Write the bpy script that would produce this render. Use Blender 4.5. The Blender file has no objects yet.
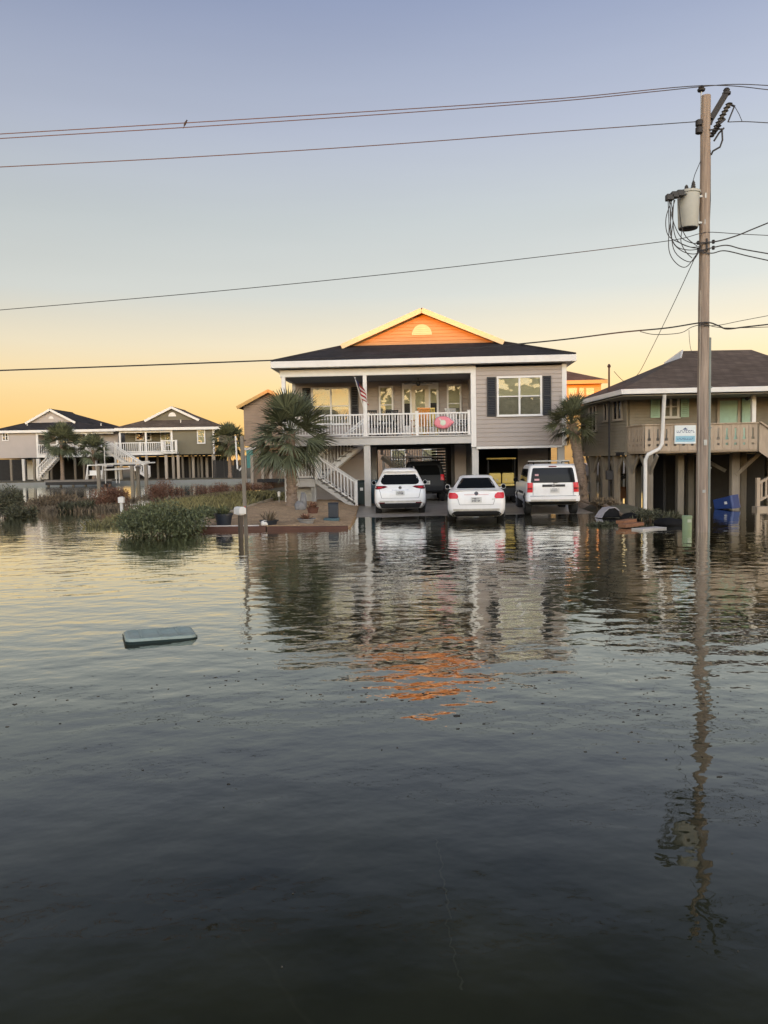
import bpy, math, random
from mathutils import Vector, Matrix, noise as mnoise
R = math.radians
rnd = random.Random(7)
scene = bpy.context.scene
col = scene.collection

# ---------------------------------------------------------------- camera
F, CH, PITCH, ROLL = 770.0, 1.9, R(3.7), R(1.0)
CM = Matrix.Rotation(math.pi/2 - PITCH, 3, 'X') @ Matrix.Rotation(-ROLL, 3, 'Z')
cam = bpy.data.cameras.new('camera'); camo = bpy.data.objects.new('camera', cam); col.objects.link(camo)
camo.location = (0, 0, CH); camo.rotation_euler = CM.to_euler()
cam.sensor_fit = 'VERTICAL'; cam.sensor_height = 36.0; cam.lens = 36.0*F/1024.0
cam.clip_start = .05; cam.clip_end = 5000
scene.camera = camo

def ray(px, py): return CM @ Vector(((px-384)/F, -(py-512)/F, -1))
def at(px, py, Y):
    "surveyed position of a pixel at depth Y metres"
    d = ray(px, py); t = Y/d.y
    return Vector((d.x*t, Y, CH + d.z*t))
def ground(px, py, z=0.0):
    d = ray(px, py); t = (z-CH)/d.z
    return Vector((d.x*t, d.y*t, z))

class Frame:
    def __init__(s, ox, oy, yaw):
        s.o = Vector((ox, oy, 0)); s.yaw = yaw
        s.M = Matrix.Translation(s.o) @ Matrix.Rotation(yaw, 4, 'Z'); s.I = s.M.inverted()
    def hit(s, px, py, yl):
        c = s.I @ Vector((0, 0, CH)); d = s.I.to_3x3() @ ray(px, py)
        t = (yl-c.y)/d.y
        return (c.x+d.x*t, c.z+d.z*t)

# ---------------------------------------------------------------- materials
def nodes(name):
    m = bpy.data.materials.new(name); m.use_nodes = True
    nt = m.node_tree; b = nt.nodes['Principled BSDF']
    return m, nt, b
def N(nt, t, **kw):
    n = nt.nodes.new(t)
    for k, v in kw.items(): setattr(n, k, v)
    return n
def mat(name, c, rough=.6, metal=0., var=.15, scale=3., bump=0., bscale=None, island=0., spec=.5, coat=0., stretch=None, emit=None, dirt=None, dscale=1.2):
    m, nt, b = nodes(name); L = nt.links.new
    b.inputs['Roughness'].default_value = rough; b.inputs['Metallic'].default_value = metal
    b.inputs['Specular IOR Level'].default_value = spec; b.inputs['Coat Weight'].default_value = coat
    tc = N(nt, 'ShaderNodeTexCoord'); vec = tc.outputs['Object']
    if stretch:
        mp = N(nt, 'ShaderNodeMapping'); mp.inputs['Scale'].default_value = stretch
        L(vec, mp.inputs['Vector']); vec = mp.outputs['Vector']
    no = N(nt, 'ShaderNodeTexNoise'); no.inputs['Scale'].default_value = scale; no.inputs['Detail'].default_value = 6
    no.inputs['Roughness'].default_value = .65
    L(vec, no.inputs['Vector'])
    mr = N(nt, 'ShaderNodeMapRange'); mr.inputs['From Min'].default_value = .25; mr.inputs['From Max'].default_value = .75
    mr.inputs['To Min'].default_value = 1-var; mr.inputs['To Max'].default_value = 1+var
    L(no.outputs['Fac'], mr.inputs['Value'])
    val = mr.outputs['Result']
    if island:
        g = N(nt, 'ShaderNodeNewGeometry')
        m2 = N(nt, 'ShaderNodeMapRange'); m2.inputs['To Min'].default_value = 1-island; m2.inputs['To Max'].default_value = 1+island
        L(g.outputs['Random Per Island'], m2.inputs['Value'])
        mu = N(nt, 'ShaderNodeMath', operation='MULTIPLY'); L(val, mu.inputs[0]); L(m2.outputs['Result'], mu.inputs[1]); val = mu.outputs[0]
    vm = N(nt, 'ShaderNodeVectorMath', operation='SCALE'); vm.inputs[0].default_value = c[:3]
    L(val, vm.inputs['Scale']); out = vm.outputs['Vector']
    if dirt:
        n2 = N(nt, 'ShaderNodeTexNoise'); n2.inputs['Scale'].default_value = dscale; n2.inputs['Detail'].default_value = 8; n2.inputs['Roughness'].default_value = .75
        L(vec, n2.inputs['Vector'])
        r2 = N(nt, 'ShaderNodeMapRange'); r2.inputs['From Min'].default_value = .48; r2.inputs['From Max'].default_value = .72
        r2.inputs['To Max'].default_value = dirt[3]
        L(n2.outputs['Fac'], r2.inputs['Value'])
        mx = N(nt, 'ShaderNodeMix', data_type='RGBA'); L(r2.outputs['Result'], mx.inputs[0]); L(out, mx.inputs[6]); mx.inputs[7].default_value = (*dirt[:3], 1)
        out = mx.outputs[2]
    L(out, b.inputs['Base Color'])
    if bump:
        nb = N(nt, 'ShaderNodeTexNoise'); nb.inputs['Scale'].default_value = bscale or scale*4; nb.inputs['Detail'].default_value = 5
        L(vec, nb.inputs['Vector'])
        bp = N(nt, 'ShaderNodeBump'); bp.inputs['Strength'].default_value = 1; bp.inputs['Distance'].default_value = bump
        L(nb.outputs['Fac'], bp.inputs['Height']); L(bp.outputs['Normal'], b.inputs['Normal'])
    return m

M = {}
M['siding'] = mat('grey_siding', (.40, .352, .322), .7, var=.05, scale=1.5, dirt=(.28, .24, .21, .25), dscale=.8)
M['gablesiding'] = mat('sunglow_gable_siding', (.45, .295, .14), .75, var=.16, scale=2.2, dirt=(.30, .19, .11, .4), dscale=2.5, stretch=(.4, 1, 4))  # grey siding with the low-sun glow put into its colour
M['glowtrim'] = mat('sunglow_trim', (.70, .59, .37), .6, var=.06)  # white gable trim, yellowed in colour to carry the low sun
M['white'] = mat('white_trim', (.74, .73, .71), .55, var=.05, scale=2, dirt=(.5, .47, .42, .25), dscale=1.5)
M['whitedirty'] = mat('weathered_white', (.6, .59, .56), .6, var=.12, scale=3, dirt=(.35, .33, .29, .4))
M['beam'] = mat('grey_beam', (.5, .49, .47), .65, var=.08, scale=2, dirt=(.33, .3, .27, .3))
M['shingle'] = mat('dark_shingles', (.034, .032, .036), .9, var=.35, scale=9, bump=.006, bscale=40, stretch=(.5, 1.6, 1.6))
M['shingle_brown'] = mat('brown_shingles', (.105, .082, .070), .9, var=.3, scale=9, bump=.006, bscale=40, stretch=(.5, 1.6, 1.6))
def shingle_mat(name, c):
    m, nt, b = nodes(name); L = nt.links.new; b.inputs['Roughness'].default_value = .92; b.inputs['Specular IOR Level'].default_value = .25
    tc = N(nt, 'ShaderNodeTexCoord'); sp = N(nt, 'ShaderNodeSeparateXYZ'); L(tc.outputs['Object'], sp.inputs[0])
    ad = N(nt, 'ShaderNodeMath', operation='ADD'); L(sp.outputs['X'], ad.inputs[0]); L(sp.outputs['Y'], ad.inputs[1])
    zz = N(nt, 'ShaderNodeMath', operation='MULTIPLY'); L(sp.outputs['Z'], zz.inputs[0]); zz.inputs[1].default_value = 2.6
    cb = N(nt, 'ShaderNodeCombineXYZ'); L(ad.outputs[0], cb.inputs[0]); L(zz.outputs[0], cb.inputs[1])
    br = N(nt, 'ShaderNodeTexBrick'); br.inputs['Scale'].default_value = 1; br.inputs['Brick Width'].default_value = .32; br.inputs['Row Height'].default_value = .15; br.inputs['Mortar Size'].default_value = .008
    br.inputs['Color1'].default_value = (*[x*1.2 for x in c], 1); br.inputs['Color2'].default_value = (*[x*.82 for x in c], 1); br.inputs['Mortar'].default_value = (*[x*.4 for x in c], 1)
    L(cb.outputs[0], br.inputs['Vector'])
    no = N(nt, 'ShaderNodeTexNoise'); no.inputs['Scale'].default_value = .7; no.inputs['Detail'].default_value = 7; L(tc.outputs['Object'], no.inputs['Vector'])
    mr = N(nt, 'ShaderNodeMapRange'); mr.inputs['From Min'].default_value = .3; mr.inputs['From Max'].default_value = .7; mr.inputs['To Min'].default_value = .78; mr.inputs['To Max'].default_value = 1.25; L(no.outputs['Fac'], mr.inputs['Value'])
    vm = N(nt, 'ShaderNodeVectorMath', operation='SCALE'); L(br.outputs['Color'], vm.inputs[0]); L(mr.outputs['Result'], vm.inputs['Scale']); L(vm.outputs['Vector'], b.inputs['Base Color'])
    return m
M['shingle'] = shingle_mat('dark_shingles', (.036, .034, .038)); M['shingle_brown'] = shingle_mat('brown_shingles', (.118, .090, .074))
M['shutter'] = mat('black_shutter', (.014, .015, .018), .5, var=.1)
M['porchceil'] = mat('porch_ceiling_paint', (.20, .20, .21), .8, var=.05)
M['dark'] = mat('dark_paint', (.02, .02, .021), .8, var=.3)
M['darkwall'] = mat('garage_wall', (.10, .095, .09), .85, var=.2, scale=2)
M['treads'] = mat('grey_treads', (.17, .155, .14), .8, var=.2, scale=6)
M['blind'] = mat('window_blind', (.66, .63, .40), .8, var=.06, scale=4, stretch=(.3, .3, 20))
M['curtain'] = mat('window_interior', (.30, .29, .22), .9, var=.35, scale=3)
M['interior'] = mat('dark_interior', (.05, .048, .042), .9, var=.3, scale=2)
M['dooryellow'] = mat('door_paint', (.70, .62, .47), .5, var=.06)
M['seafoam'] = mat('seafoam_paint', (.37, .56, .46), .6, var=.1, scale=4)
M['tan'] = mat('tan_siding', (.235, .210, .165), .75, var=.1, scale=1.5, dirt=(.13, .11, .085, .4))
M['deckwood'] = mat('deck_wood', (.43, .345, .26), .8, var=.15, scale=4, stretch=(3, 3, .6), dirt=(.22, .18, .14, .4))
M['piling'] = mat('treated_piling', (.20, .175, .14), .9, var=.25, scale=5, stretch=(4, 4, .4), bump=.004)
M['pilelight'] = mat('light_post', (.38, .33, .27), .85, var=.2, scale=5, stretch=(4, 4, .4))
M['olive'] = mat('olive_siding', (.165, .150, .105), .75, var=.06, scale=1)
M['grey1'] = mat('far_grey_siding', (.43, .39, .37), .75, var=.05, scale=1)
M['rearwall'] = mat('far_peach_siding', (.56, .34, .12), .75, var=.06, scale=1)
M['rearbrown'] = mat('far_brown_siding', (.30, .22, .16), .8, var=.15, scale=1.5)
M['teal'] = mat('teal_paint', (.10, .34, .32), .6)
M['pole'] = mat('pole_wood', (.325, .26, .21), .9, var=.45, scale=4, stretch=(5, 5, .25), bump=.006, bscale=10, dirt=(.17, .11, .085, .6), dscale=1.5)
M['galv'] = mat('galvanised_steel', (.38, .39, .38), .45, .4, var=.12, scale=8)
M['tank'] = mat('transformer_grey', (.40, .41, .38), .5, .0, var=.08, scale=4, dirt=(.28, .26, .22, .3))
M['hardware'] = mat('dark_hardware', (.028, .027, .03), .6, .2, var=.3, scale=10)
M['porcelain'] = mat('grey_porcelain', (.075, .072, .07), .6, var=.1)
M['wire'] = mat('wire_insulation', (.035, .033, .036), .6, var=.2)
M['wirebare'] = mat('bare_conductor', (.045, .040, .042), .5, .3, var=.1)
M['carwhite'] = mat('white_car_paint', (.82, .82, .82), .32, var=.02, scale=2, coat=.15, dirt=(.55, .52, .48, .25), dscale=2.5)
M['stain'] = mat('silt_stain', (.52, .49, .44), .6, var=.3, scale=4)
M['cardark'] = mat('dark_car_paint', (.016, .018, .022), .5, var=.1, spec=.3)
M['carglass'] = mat('car_glass', (.008, .009, .010), .08, var=.05, spec=.16)
M['blackplastic'] = mat('black_plastic', (.016, .016, .017), .55, var=.15, scale=8)
M['rubber'] = mat('tyre_rubber', (.014, .014, .014), .8, var=.2, scale=10)
M['rim'] = mat('alloy_rim', (.30, .30, .31), .35, .7, var=.1)
M['redlamp'] = mat('red_lamp', (.62, .02, .032), .25, var=.1, scale=20, spec=.35)
M['darkredlamp'] = mat('dark_red_lamp', (.14, .012, .018), .2, var=.2, scale=20, spec=.3)
M['plate'] = mat('licence_plate', (.62, .62, .60), .5, var=.08, scale=30)
M['platedark'] = mat('plate_lettering', (.10, .10, .12), .6)
M['chrome'] = mat('chrome', (.45, .45, .46), .2, .9, var=.05)
M['sticker'] = mat('pink_sticker', (.62, .34, .36), .5)
M['yellow'] = mat('yellow_vinyl', (.62, .47, .13), .5, var=.08, scale=5)
M['mulch'] = mat('mulch', (.47, .315, .18), .95, var=.6, scale=12, bump=.03, bscale=16, dirt=(.15, .10, .065, .7), dscale=3)
M['timber'] = mat('red_brown_timber', (.105, .045, .030), .8, var=.35, scale=5, stretch=(.5, 4, 4), dirt=(.10, .06, .045, .6))
M['edging'] = mat('pale_edging', (.42, .36, .29), .8, var=.2)
M['concrete'] = mat('driveway_concrete', (.36, .32, .275), .4, var=.25, scale=1.2, bump=.004, bscale=14, dirt=(.12, .11, .10, .6), dscale=.7)
M['soil'] = mat('marsh_soil', (.115, .10, .068), .9, var=.45, scale=1.4, bump=.03, bscale=5, dirt=(.075, .085, .045, .8), dscale=.6)
M['bluebin'] = mat('blue_plastic', (.014, .042, .17), .4, var=.12, scale=6)
M['greenbin'] = mat('dark_green_plastic', (.014, .030, .030), .45, var=.12, scale=6)
M['tealbin'] = mat('blue_green_plastic', (.05, .10, .12), .45, var=.12, scale=6)
M['lid'] = mat('weathered_green_plastic', (.33, .41, .37), .5, var=.2, scale=6, dirt=(.10, .11, .085, .75), dscale=3)
M['pedestal'] = mat('pale_green_paint', (.31, .41, .25), .6, var=.12, scale=5, dirt=(.2, .28, .15, .5))
M['pot'] = mat('navy_pot', (.018, .024, .035), .45, var=.15, scale=6)
M['greypot'] = mat('grey_pot', (.25, .25, .25), .7, var=.2, scale=6)
M['stone'] = mat('pale_stone', (.20, .20, .205), .85, var=.35, scale=5, bump=.02)
M['orangeboard'] = mat('orange_brown_board', (.27, .125, .065), .8, var=.3, scale=5, stretch=(.5, 4, 4))
M['debriswood'] = mat('drift_wood', (.22, .16, .11), .9, var=.35, scale=6)
M['whiteboard'] = mat('weathered_board', (.62, .58, .54), .6, var=.12, scale=5)
M['blacktarp'] = mat('black_tarp', (.009, .009, .010), .8, var=.3, spec=.2, scale=5, bump=.02, bscale=6)
M['greytarp'] = mat('grey_tarp', (.40, .38, .40), .5, var=.2, scale=5, bump=.02, bscale=6)
M['pink'] = mat('pink_vinyl', (.70, .22, .27), .4, var=.06)
M['palegreen'] = mat('pale_green_vinyl', (.55, .62, .52), .4)
M['orange'] = mat('orange_plastic', (.65, .26, .06), .45)
M['flagred'] = mat('flag_red', (.36, .012, .025), .8, var=.1)
M['flagwhite'] = mat('flag_white', (.68, .66, .64), .8, var=.05)
M['flagblue'] = mat('flag_blue', (.02, .03, .11), .8, var=.1)
M['signwhite'] = mat('sign_white', (.68, .74, .76), .5, var=.06, scale=8)
M['signblue'] = mat('sign_blue', (.24, .48, .62), .5, var=.06, scale=8)
M['signtext'] = mat('sign_lettering', (.06, .10, .22), .6)
M['bark'] = mat('palm_trunk', (.235, .175, .130), .95, var=.4, scale=7, bump=.02, bscale=12, stretch=(1, 1, 2.2), dirt=(.11, .08, .06, .7), dscale=4)
M['frond'] = mat('palm_frond', (.108, .124, .072), .55, var=.2, scale=2, island=.5)
M['frondolive'] = mat('palm_frond_olive', (.105, .115, .060), .55, var=.2, scale=2, island=.5)
M['deadfrond'] = mat('dead_frond', (.20, .155, .09), .9, var=.25, scale=4, island=.35)
M['leaf'] = mat('shrub_leaf', (.105, .122, .058), .6, var=.25, scale=2, island=.5)
M['leafdark'] = mat('dark_shrub_leaf', (.078, .080, .046), .65, var=.3, scale=2, island=.5)
M['leafbrown'] = mat('rust_shrub_leaf', (.20, .098, .06), .85, var=.3, scale=2, island=.45)
M['leaftan'] = mat('dry_reed', (.17, .13, .085), .9, var=.3, scale=2, island=.45)
M['twig'] = mat('twig', (.12, .09, .065), .9, var=.2)
M['grass'] = mat('olive_grass', (.185, .165, .070), .8, var=.35, scale=.8, island=.45)
M['bird'] = mat('dark_feathers', (.02, .02, .022), .7, var=.2)
M['litter'] = mat('leaf_litter', (.075, .065, .05), .8, var=.3, island=.6)
M['hull'] = mat('boat_hull', (.55, .55, .60), .35, var=.05)
M['postdark'] = mat('dark_wet_post', (.085, .066, .05), .85, var=.35, scale=5, stretch=(4, 4, .4))
M['silt'] = mat('crack_silt', (.17, .165, .13), .9, var=.4)
M['bulkhead'] = mat('bulkhead', (.22, .23, .225), .8, var=.15, scale=2)
M['conduit'] = mat('grey_green_conduit', (.22, .245, .225), .6, var=.15)

def glass_mat():
    m, nt, b = nodes('window_glass'); L = nt.links.new; nt.nodes.remove(b)
    out = nt.nodes['Material Output']
    t = N(nt, 'ShaderNodeBsdfTransparent'); t.inputs['Color'].default_value = (.97, .975, .965, 1)
    g = N(nt, 'ShaderNodeBsdfGlossy'); g.inputs['Roughness'].default_value = .02
    fr = N(nt, 'ShaderNodeFresnel'); fr.inputs['IOR'].default_value = 1.6
    no = N(nt, 'ShaderNodeTexNoise'); no.inputs['Scale'].default_value = 1.3
    tc = N(nt, 'ShaderNodeTexCoord'); L(tc.outputs['Object'], no.inputs['Vector'])
    bp = N(nt, 'ShaderNodeBump'); bp.inputs['Distance'].default_value = .02; L(no.outputs['Fac'], bp.inputs['Height'])
    L(bp.outputs['Normal'], g.inputs['Normal'])
    mx = N(nt, 'ShaderNodeMixShader'); L(fr.outputs[0], mx.inputs[0]); L(t.outputs[0], mx.inputs[1]); L(g.outputs[0], mx.inputs[2])
    L(mx.outputs[0], out.inputs['Surface'])
    return m
M['glass'] = glass_mat()

def water_mat():
    m, nt, b = nodes('flood_water'); L = nt.links.new; nt.nodes.remove(b)
    out = nt.nodes['Material Output']
    tc = N(nt, 'ShaderNodeTexCoord'); co = tc.outputs['Object']
    def noi(scale, sx, sy, detail=2., rough=.5, rot=0.):
        mp = N(nt, 'ShaderNodeMapping'); mp.inputs['Scale'].default_value = (sx, sy, 1); mp.inputs['Rotation'].default_value = (0, 0, rot)
        L(co, mp.inputs['Vector'])
        n = N(nt, 'ShaderNodeTexNoise'); n.inputs['Scale'].default_value = scale; n.inputs['Detail'].default_value = detail; n.inputs['Roughness'].default_value = rough
        L(mp.outputs['Vector'], n.inputs['Vector']); return n.outputs['Fac']
    def mul(a, k):
        x = N(nt, 'ShaderNodeMath', operation='MULTIPLY'); L(a, x.inputs[0])
        if isinstance(k, float): x.inputs[1].default_value = k
        else: L(k, x.inputs[1])
        return x.outputs[0]
    def add(a, c):
        x = N(nt, 'ShaderNodeMath', operation='ADD'); L(a, x.inputs[0]); L(c, x.inputs[1]); return x.outputs[0]
    patch = N(nt, 'ShaderNodeMapRange'); patch.inputs['From Min'].default_value = .35; patch.inputs['From Max'].default_value = .65
    patch.inputs['To Min'].default_value = .72; patch.inputs['To Max'].default_value = 1.12
    L(noi(.16, .6, 1.4, 2), patch.inputs['Value'])
    h = add(mul(noi(2.3, .72, 1.12, 1.5, .45, .15), WAVE[0]), mul(noi(6.0, .85, 1.1, 2, .5, -.5), WAVE[1]))
    h = add(h, mul(noi(.42, .8, 1.3, 1, .4, .3), WAVE[2]))
    sp = N(nt, 'ShaderNodeSeparateXYZ'); L(co, sp.inputs[0])
    lee = N(nt, 'ShaderNodeMapRange', interpolation_type='SMOOTHSTEP'); lee.inputs['From Min'].default_value = 2.5; lee.inputs['From Max'].default_value = 8.5; lee.inputs['To Min'].default_value = .40; L(sp.outputs['Y'], lee.inputs['Value'])
    calm = N(nt, 'ShaderNodeMapRange', interpolation_type='SMOOTHSTEP'); calm.inputs['From Min'].default_value = 17; calm.inputs['From Max'].default_value = 24; calm.inputs['To Min'].default_value = 1.0; calm.inputs['To Max'].default_value = .55; L(sp.outputs['Y'], calm.inputs['Value'])
    h = mul(mul(mul(h, patch.outputs['Result']), lee.outputs['Result']), calm.outputs['Result'])
    bp = N(nt, 'ShaderNodeBump'); bp.inputs['Strength'].default_value = 1; bp.inputs['Distance'].default_value = 1.0
    L(h, bp.inputs['Height'])
    g = N(nt, 'ShaderNodeBsdfGlossy'); g.inputs['Roughness'].default_value = .015; g.inputs['Color'].default_value = (.985, 1, .965, 1); L(bp.outputs['Normal'], g.inputs['Normal'])
    t = N(nt, 'ShaderNodeBsdfTransparent'); t.inputs['Color'].default_value = (.66, .66, .54, 1)
    # suspended silt: a little diffuse in the body of the water
    df = N(nt, 'ShaderNodeBsdfDiffuse'); df.inputs['Color'].default_value = (.024, .029, .018, 1)
    m0 = N(nt, 'ShaderNodeMixShader'); m0.inputs[0].default_value = .26; L(t.outputs[0], m0.inputs[1]); L(df.outputs[0], m0.inputs[2])
    lw = N(nt, 'ShaderNodeLayerWeight'); lw.inputs['Blend'].default_value = .5; L(bp.outputs['Normal'], lw.inputs['Normal'])
    fr = N(nt, 'ShaderNodeMath', operation='POWER'); L(lw.outputs['Facing'], fr.inputs[0]); fr.inputs[1].default_value = 4.5
    f2 = N(nt, 'ShaderNodeMath', operation='MULTIPLY', use_clamp=True); L(fr.outputs[0], f2.inputs[0]); f2.inputs[1].default_value = 1.36; fr = f2
    mx = N(nt, 'ShaderNodeMixShader'); L(fr.outputs[0], mx.inputs[0]); L(m0.outputs[0], mx.inputs[1]); L(g.outputs[0], mx.inputs[2])
    L(mx.outputs[0], out.inputs['Surface'])
    return m
WAVE = (.0152, .0046, .014)
M['water'] = water_mat()

def road_mat():
    m, nt, b = nodes('street_asphalt'); L = nt.links.new
    tc = N(nt, 'ShaderNodeTexCoord'); co = tc.outputs['Object']
    n = N(nt, 'ShaderNodeTexNoise'); n.inputs['Scale'].default_value = .9; n.inputs['Detail'].default_value = 8; L(co, n.inputs['Vector'])
    r = N(nt, 'ShaderNodeValToRGB'); r.color_ramp.elements[0].position = .3; r.color_ramp.elements[1].position = .72
    r.color_ramp.elements[0].color = (.028, .032, .025, 1); r.color_ramp.elements[1].color = (.17, .165, .125, 1)
    L(n.outputs['Fac'], r.inputs['Fac'])
    nd = N(nt, 'ShaderNodeTexNoise'); nd.inputs['Scale'].default_value = 2.2; nd.inputs['Detail'].default_value = 4; L(co, nd.inputs['Vector'])
    ad = N(nt, 'ShaderNodeMix', data_type='RGBA', blend_type='LINEAR_LIGHT'); ad.inputs[0].default_value = .10; L(co, ad.inputs[6]); L(nd.outputs['Color'], ad.inputs[7])
    v = N(nt, 'ShaderNodeTexVoronoi', feature='DISTANCE_TO_EDGE'); v.inputs['Scale'].default_value = .42; L(ad.outputs[2], v.inputs['Vector'])
    mr = N(nt, 'ShaderNodeMapRange'); mr.inputs['From Min'].default_value = .0; mr.inputs['From Max'].default_value = .006; mr.inputs['To Min'].default_value = .75; L(v.outputs['Distance'], mr.inputs['Value'])
    mx = N(nt, 'ShaderNodeMix', data_type='RGBA'); L(mr.outputs['Result'], mx.inputs[0]); mx.inputs[6].default_value = (.19, .18, .15, 1); L(r.outputs['Color'], mx.inputs[7])
    L(mx.outputs[2], b.inputs['Base Color']); b.inputs['Roughness'].default_value = .9
    return m
M['road'] = road_mat()

# ---------------------------------------------------------------- mesh helper
class MB:
    def __init__(s, xf=None): s.v = []; s.f = []; s.mi = []; s.xf = xf; s.cur = 0
    def add(s, vs, fs):
        o = len(s.v)
        for p in vs:
            p = Vector(p); s.v.append(s.xf @ p if s.xf else p)
        for q in fs: s.f.append(tuple(o+i for i in q)); s.mi.append(s.cur)
        return s
    def box(s, x0, x1, y0, y1, z0, z1):
        return s.add([(x0,y0,z0),(x1,y0,z0),(x1,y1,z0),(x0,y1,z0),(x0,y0,z1),(x1,y0,z1),(x1,y1,z1),(x0,y1,z1)],
              [(0,3,2,1),(4,5,6,7),(0,1,5,4),(1,2,6,5),(2,3,7,6),(3,0,4,7)])
    def bar(s, p, q, w, h=None, up=(0,0,1)):
        p, q = Vector(p), Vector(q); h = h or w; d = (q-p).normalized(); up = Vector(up)
        if abs(d.dot(up)) > .98: up = Vector((0,1,0))
        a = d.cross(up).normalized()*w/2; b = a.cross(d).normalized()*h/2
        return s.add([p-a-b,p+a-b,p+a+b,p-a+b,q-a-b,q+a-b,q+a+b,q-a+b],
              [(0,3,2,1),(4,5,6,7),(0,1,5,4),(1,2,6,5),(2,3,7,6),(3,0,4,7)])
    def tube(s, pts, r, n=8, caps=True):
        pts = [Vector(p) for p in pts]; k = len(pts); rs = r if isinstance(r, (list, tuple)) else [r]*k
        vs = []; ref = None
        for i, p in enumerate(pts):
            d = (pts[min(i+1,k-1)]-pts[max(i-1,0)]).normalized()
            if ref is None: ref = Vector((1,0,0)) if abs(d.x) < .9 else Vector((0,0,1))
            a = (ref - d*ref.dot(d)).normalized(); b = d.cross(a); ref = a
            for j in range(n):
                t = 2*math.pi*j/n; vs.append(p + (a*math.cos(t)+b*math.sin(t))*rs[i])
        fs = [(i*n+j, i*n+(j+1)%n, (i+1)*n+(j+1)%n, (i+1)*n+j) for i in range(k-1) for j in range(n)]
        if caps: fs += [tuple(range(n-1,-1,-1)), tuple((k-1)*n+j for j in range(n))]
        return s.add(vs, fs)
    def lathe(s, prof, c=(0,0,0), n=16, axis='z'):
        c = Vector(c); vs = []
        for r, z in prof:
            for j in range(n):
                t = 2*math.pi*j/n; x, y = r*math.cos(t), r*math.sin(t)
                vs.append(c + (Vector((x,y,z)) if axis == 'z' else Vector((z,x,y)) if axis == 'x' else Vector((y,z,x))))
        k = len(prof)
        fs = [(i*n+j, i*n+(j+1)%n, (i+1)*n+(j+1)%n, (i+1)*n+j) for i in range(k-1) for j in range(n)]
        fs += [tuple(range(n-1,-1,-1)), tuple((k-1)*n+j for j in range(n))]
        return s.add(vs, fs)
    def prism(s, poly, axis, a, b):
        n = len(poly)
        def P(u, w, t): return {'y':(u,t,w),'x':(t,u,w),'z':(u,w,t)}[axis]
        vs = [P(u,w,a) for u,w in poly]+[P(u,w,b) for u,w in poly]
        fs = [(i,(i+1)%n,n+(i+1)%n,n+i) for i in range(n)]+[tuple(range(n-1,-1,-1)),tuple(range(n,2*n))]
        return s.add(vs, fs)
    def poly(s, pts): return s.add(pts, [tuple(range(len(pts)))])
    def slab(s, pts, t):
        "polygon with thickness t downwards"
        n = len(pts); pts = [Vector(p) for p in pts]
        vs = pts+[p-Vector((0,0,t)) for p in pts]
        return s.add(vs, [tuple(range(n)), tuple(range(2*n-1,n-1,-1))]+[(i,n+i,n+(i+1)%n,(i+1)%n) for i in range(n)])
    def laps(s, x0, x1, z0, z1, y, e=.16, t=.1):
        "lap siding wall facing -y"
        n = max(1, round((z1-z0)/e)); h = (z1-z0)/n
        for i in range(n):
            za, zb = z0+i*h, z0+(i+1)*h; g = za+.022
            s.add([(x0,y-.022,g),(x1,y-.022,g),(x1,y-.010,zb),(x0,y-.010,zb),(x0,y+.006,g),(x1,y+.006,g),(x0,y+.006,zb),(x1,y+.006,zb)], [(0,1,2,3),(0,4,5,1),(3,2,7,6)])
        s.box(x0, x1, y+.004, y+t, z0, z1)
        return s
    def build(s, name, m, parent=None, smooth=False, bevel=0., angle=40, fix=True):
        me = bpy.data.meshes.new(name); me.from_pydata([tuple(v) for v in s.v], [], s.f)
        for mm in (m if isinstance(m, (list, tuple)) else [m]): me.materials.append(mm)
        if isinstance(m, (list, tuple)): me.polygons.foreach_set('material_index', s.mi)
        me.update()
        if smooth:
            me.polygons.foreach_set('use_smooth', [True]*len(me.polygons)); me.set_sharp_from_angle(angle=R(angle))
        o = bpy.data.objects.new(name, me); col.objects.link(o)
        if parent: o.parent = parent
        if bevel:
            bv = o.modifiers.new('bevel', 'BEVEL'); bv.width = bevel; bv.segments = 2; bv.limit_method = 'ANGLE'; bv.angle_limit = R(50)
        return o

def tag(o, label, cat, group=None, kind=None):
    o['label'] = label; o['category'] = cat
    if group: o['group'] = group
    if kind: o['kind'] = kind
    return o
def thing(name, label, cat, loc=(0,0,0), rz=0., group=None):
    o = bpy.data.objects.new(name, None); col.objects.link(o); o.location = loc; o.rotation_euler = (0,0,rz)
    o.empty_display_size = .2
    return tag(o, label, cat, group)
def struct(o): o['kind'] = 'structure'; return o
def copy_tree(o, loc, rz=None, label=None, group=None):
    c = o.copy(); col.objects.link(c); c.location = loc
    if rz is not None: c.rotation_euler = (0,0,rz)
    if label: c['label'] = label
    if group: c['group'] = group
    for ch in list(o.children):
        d = ch.copy(); col.objects.link(d); d.parent = c
        for g in list(ch.children):
            e = g.copy(); col.objects.link(e); e.parent = d
    return c

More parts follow.
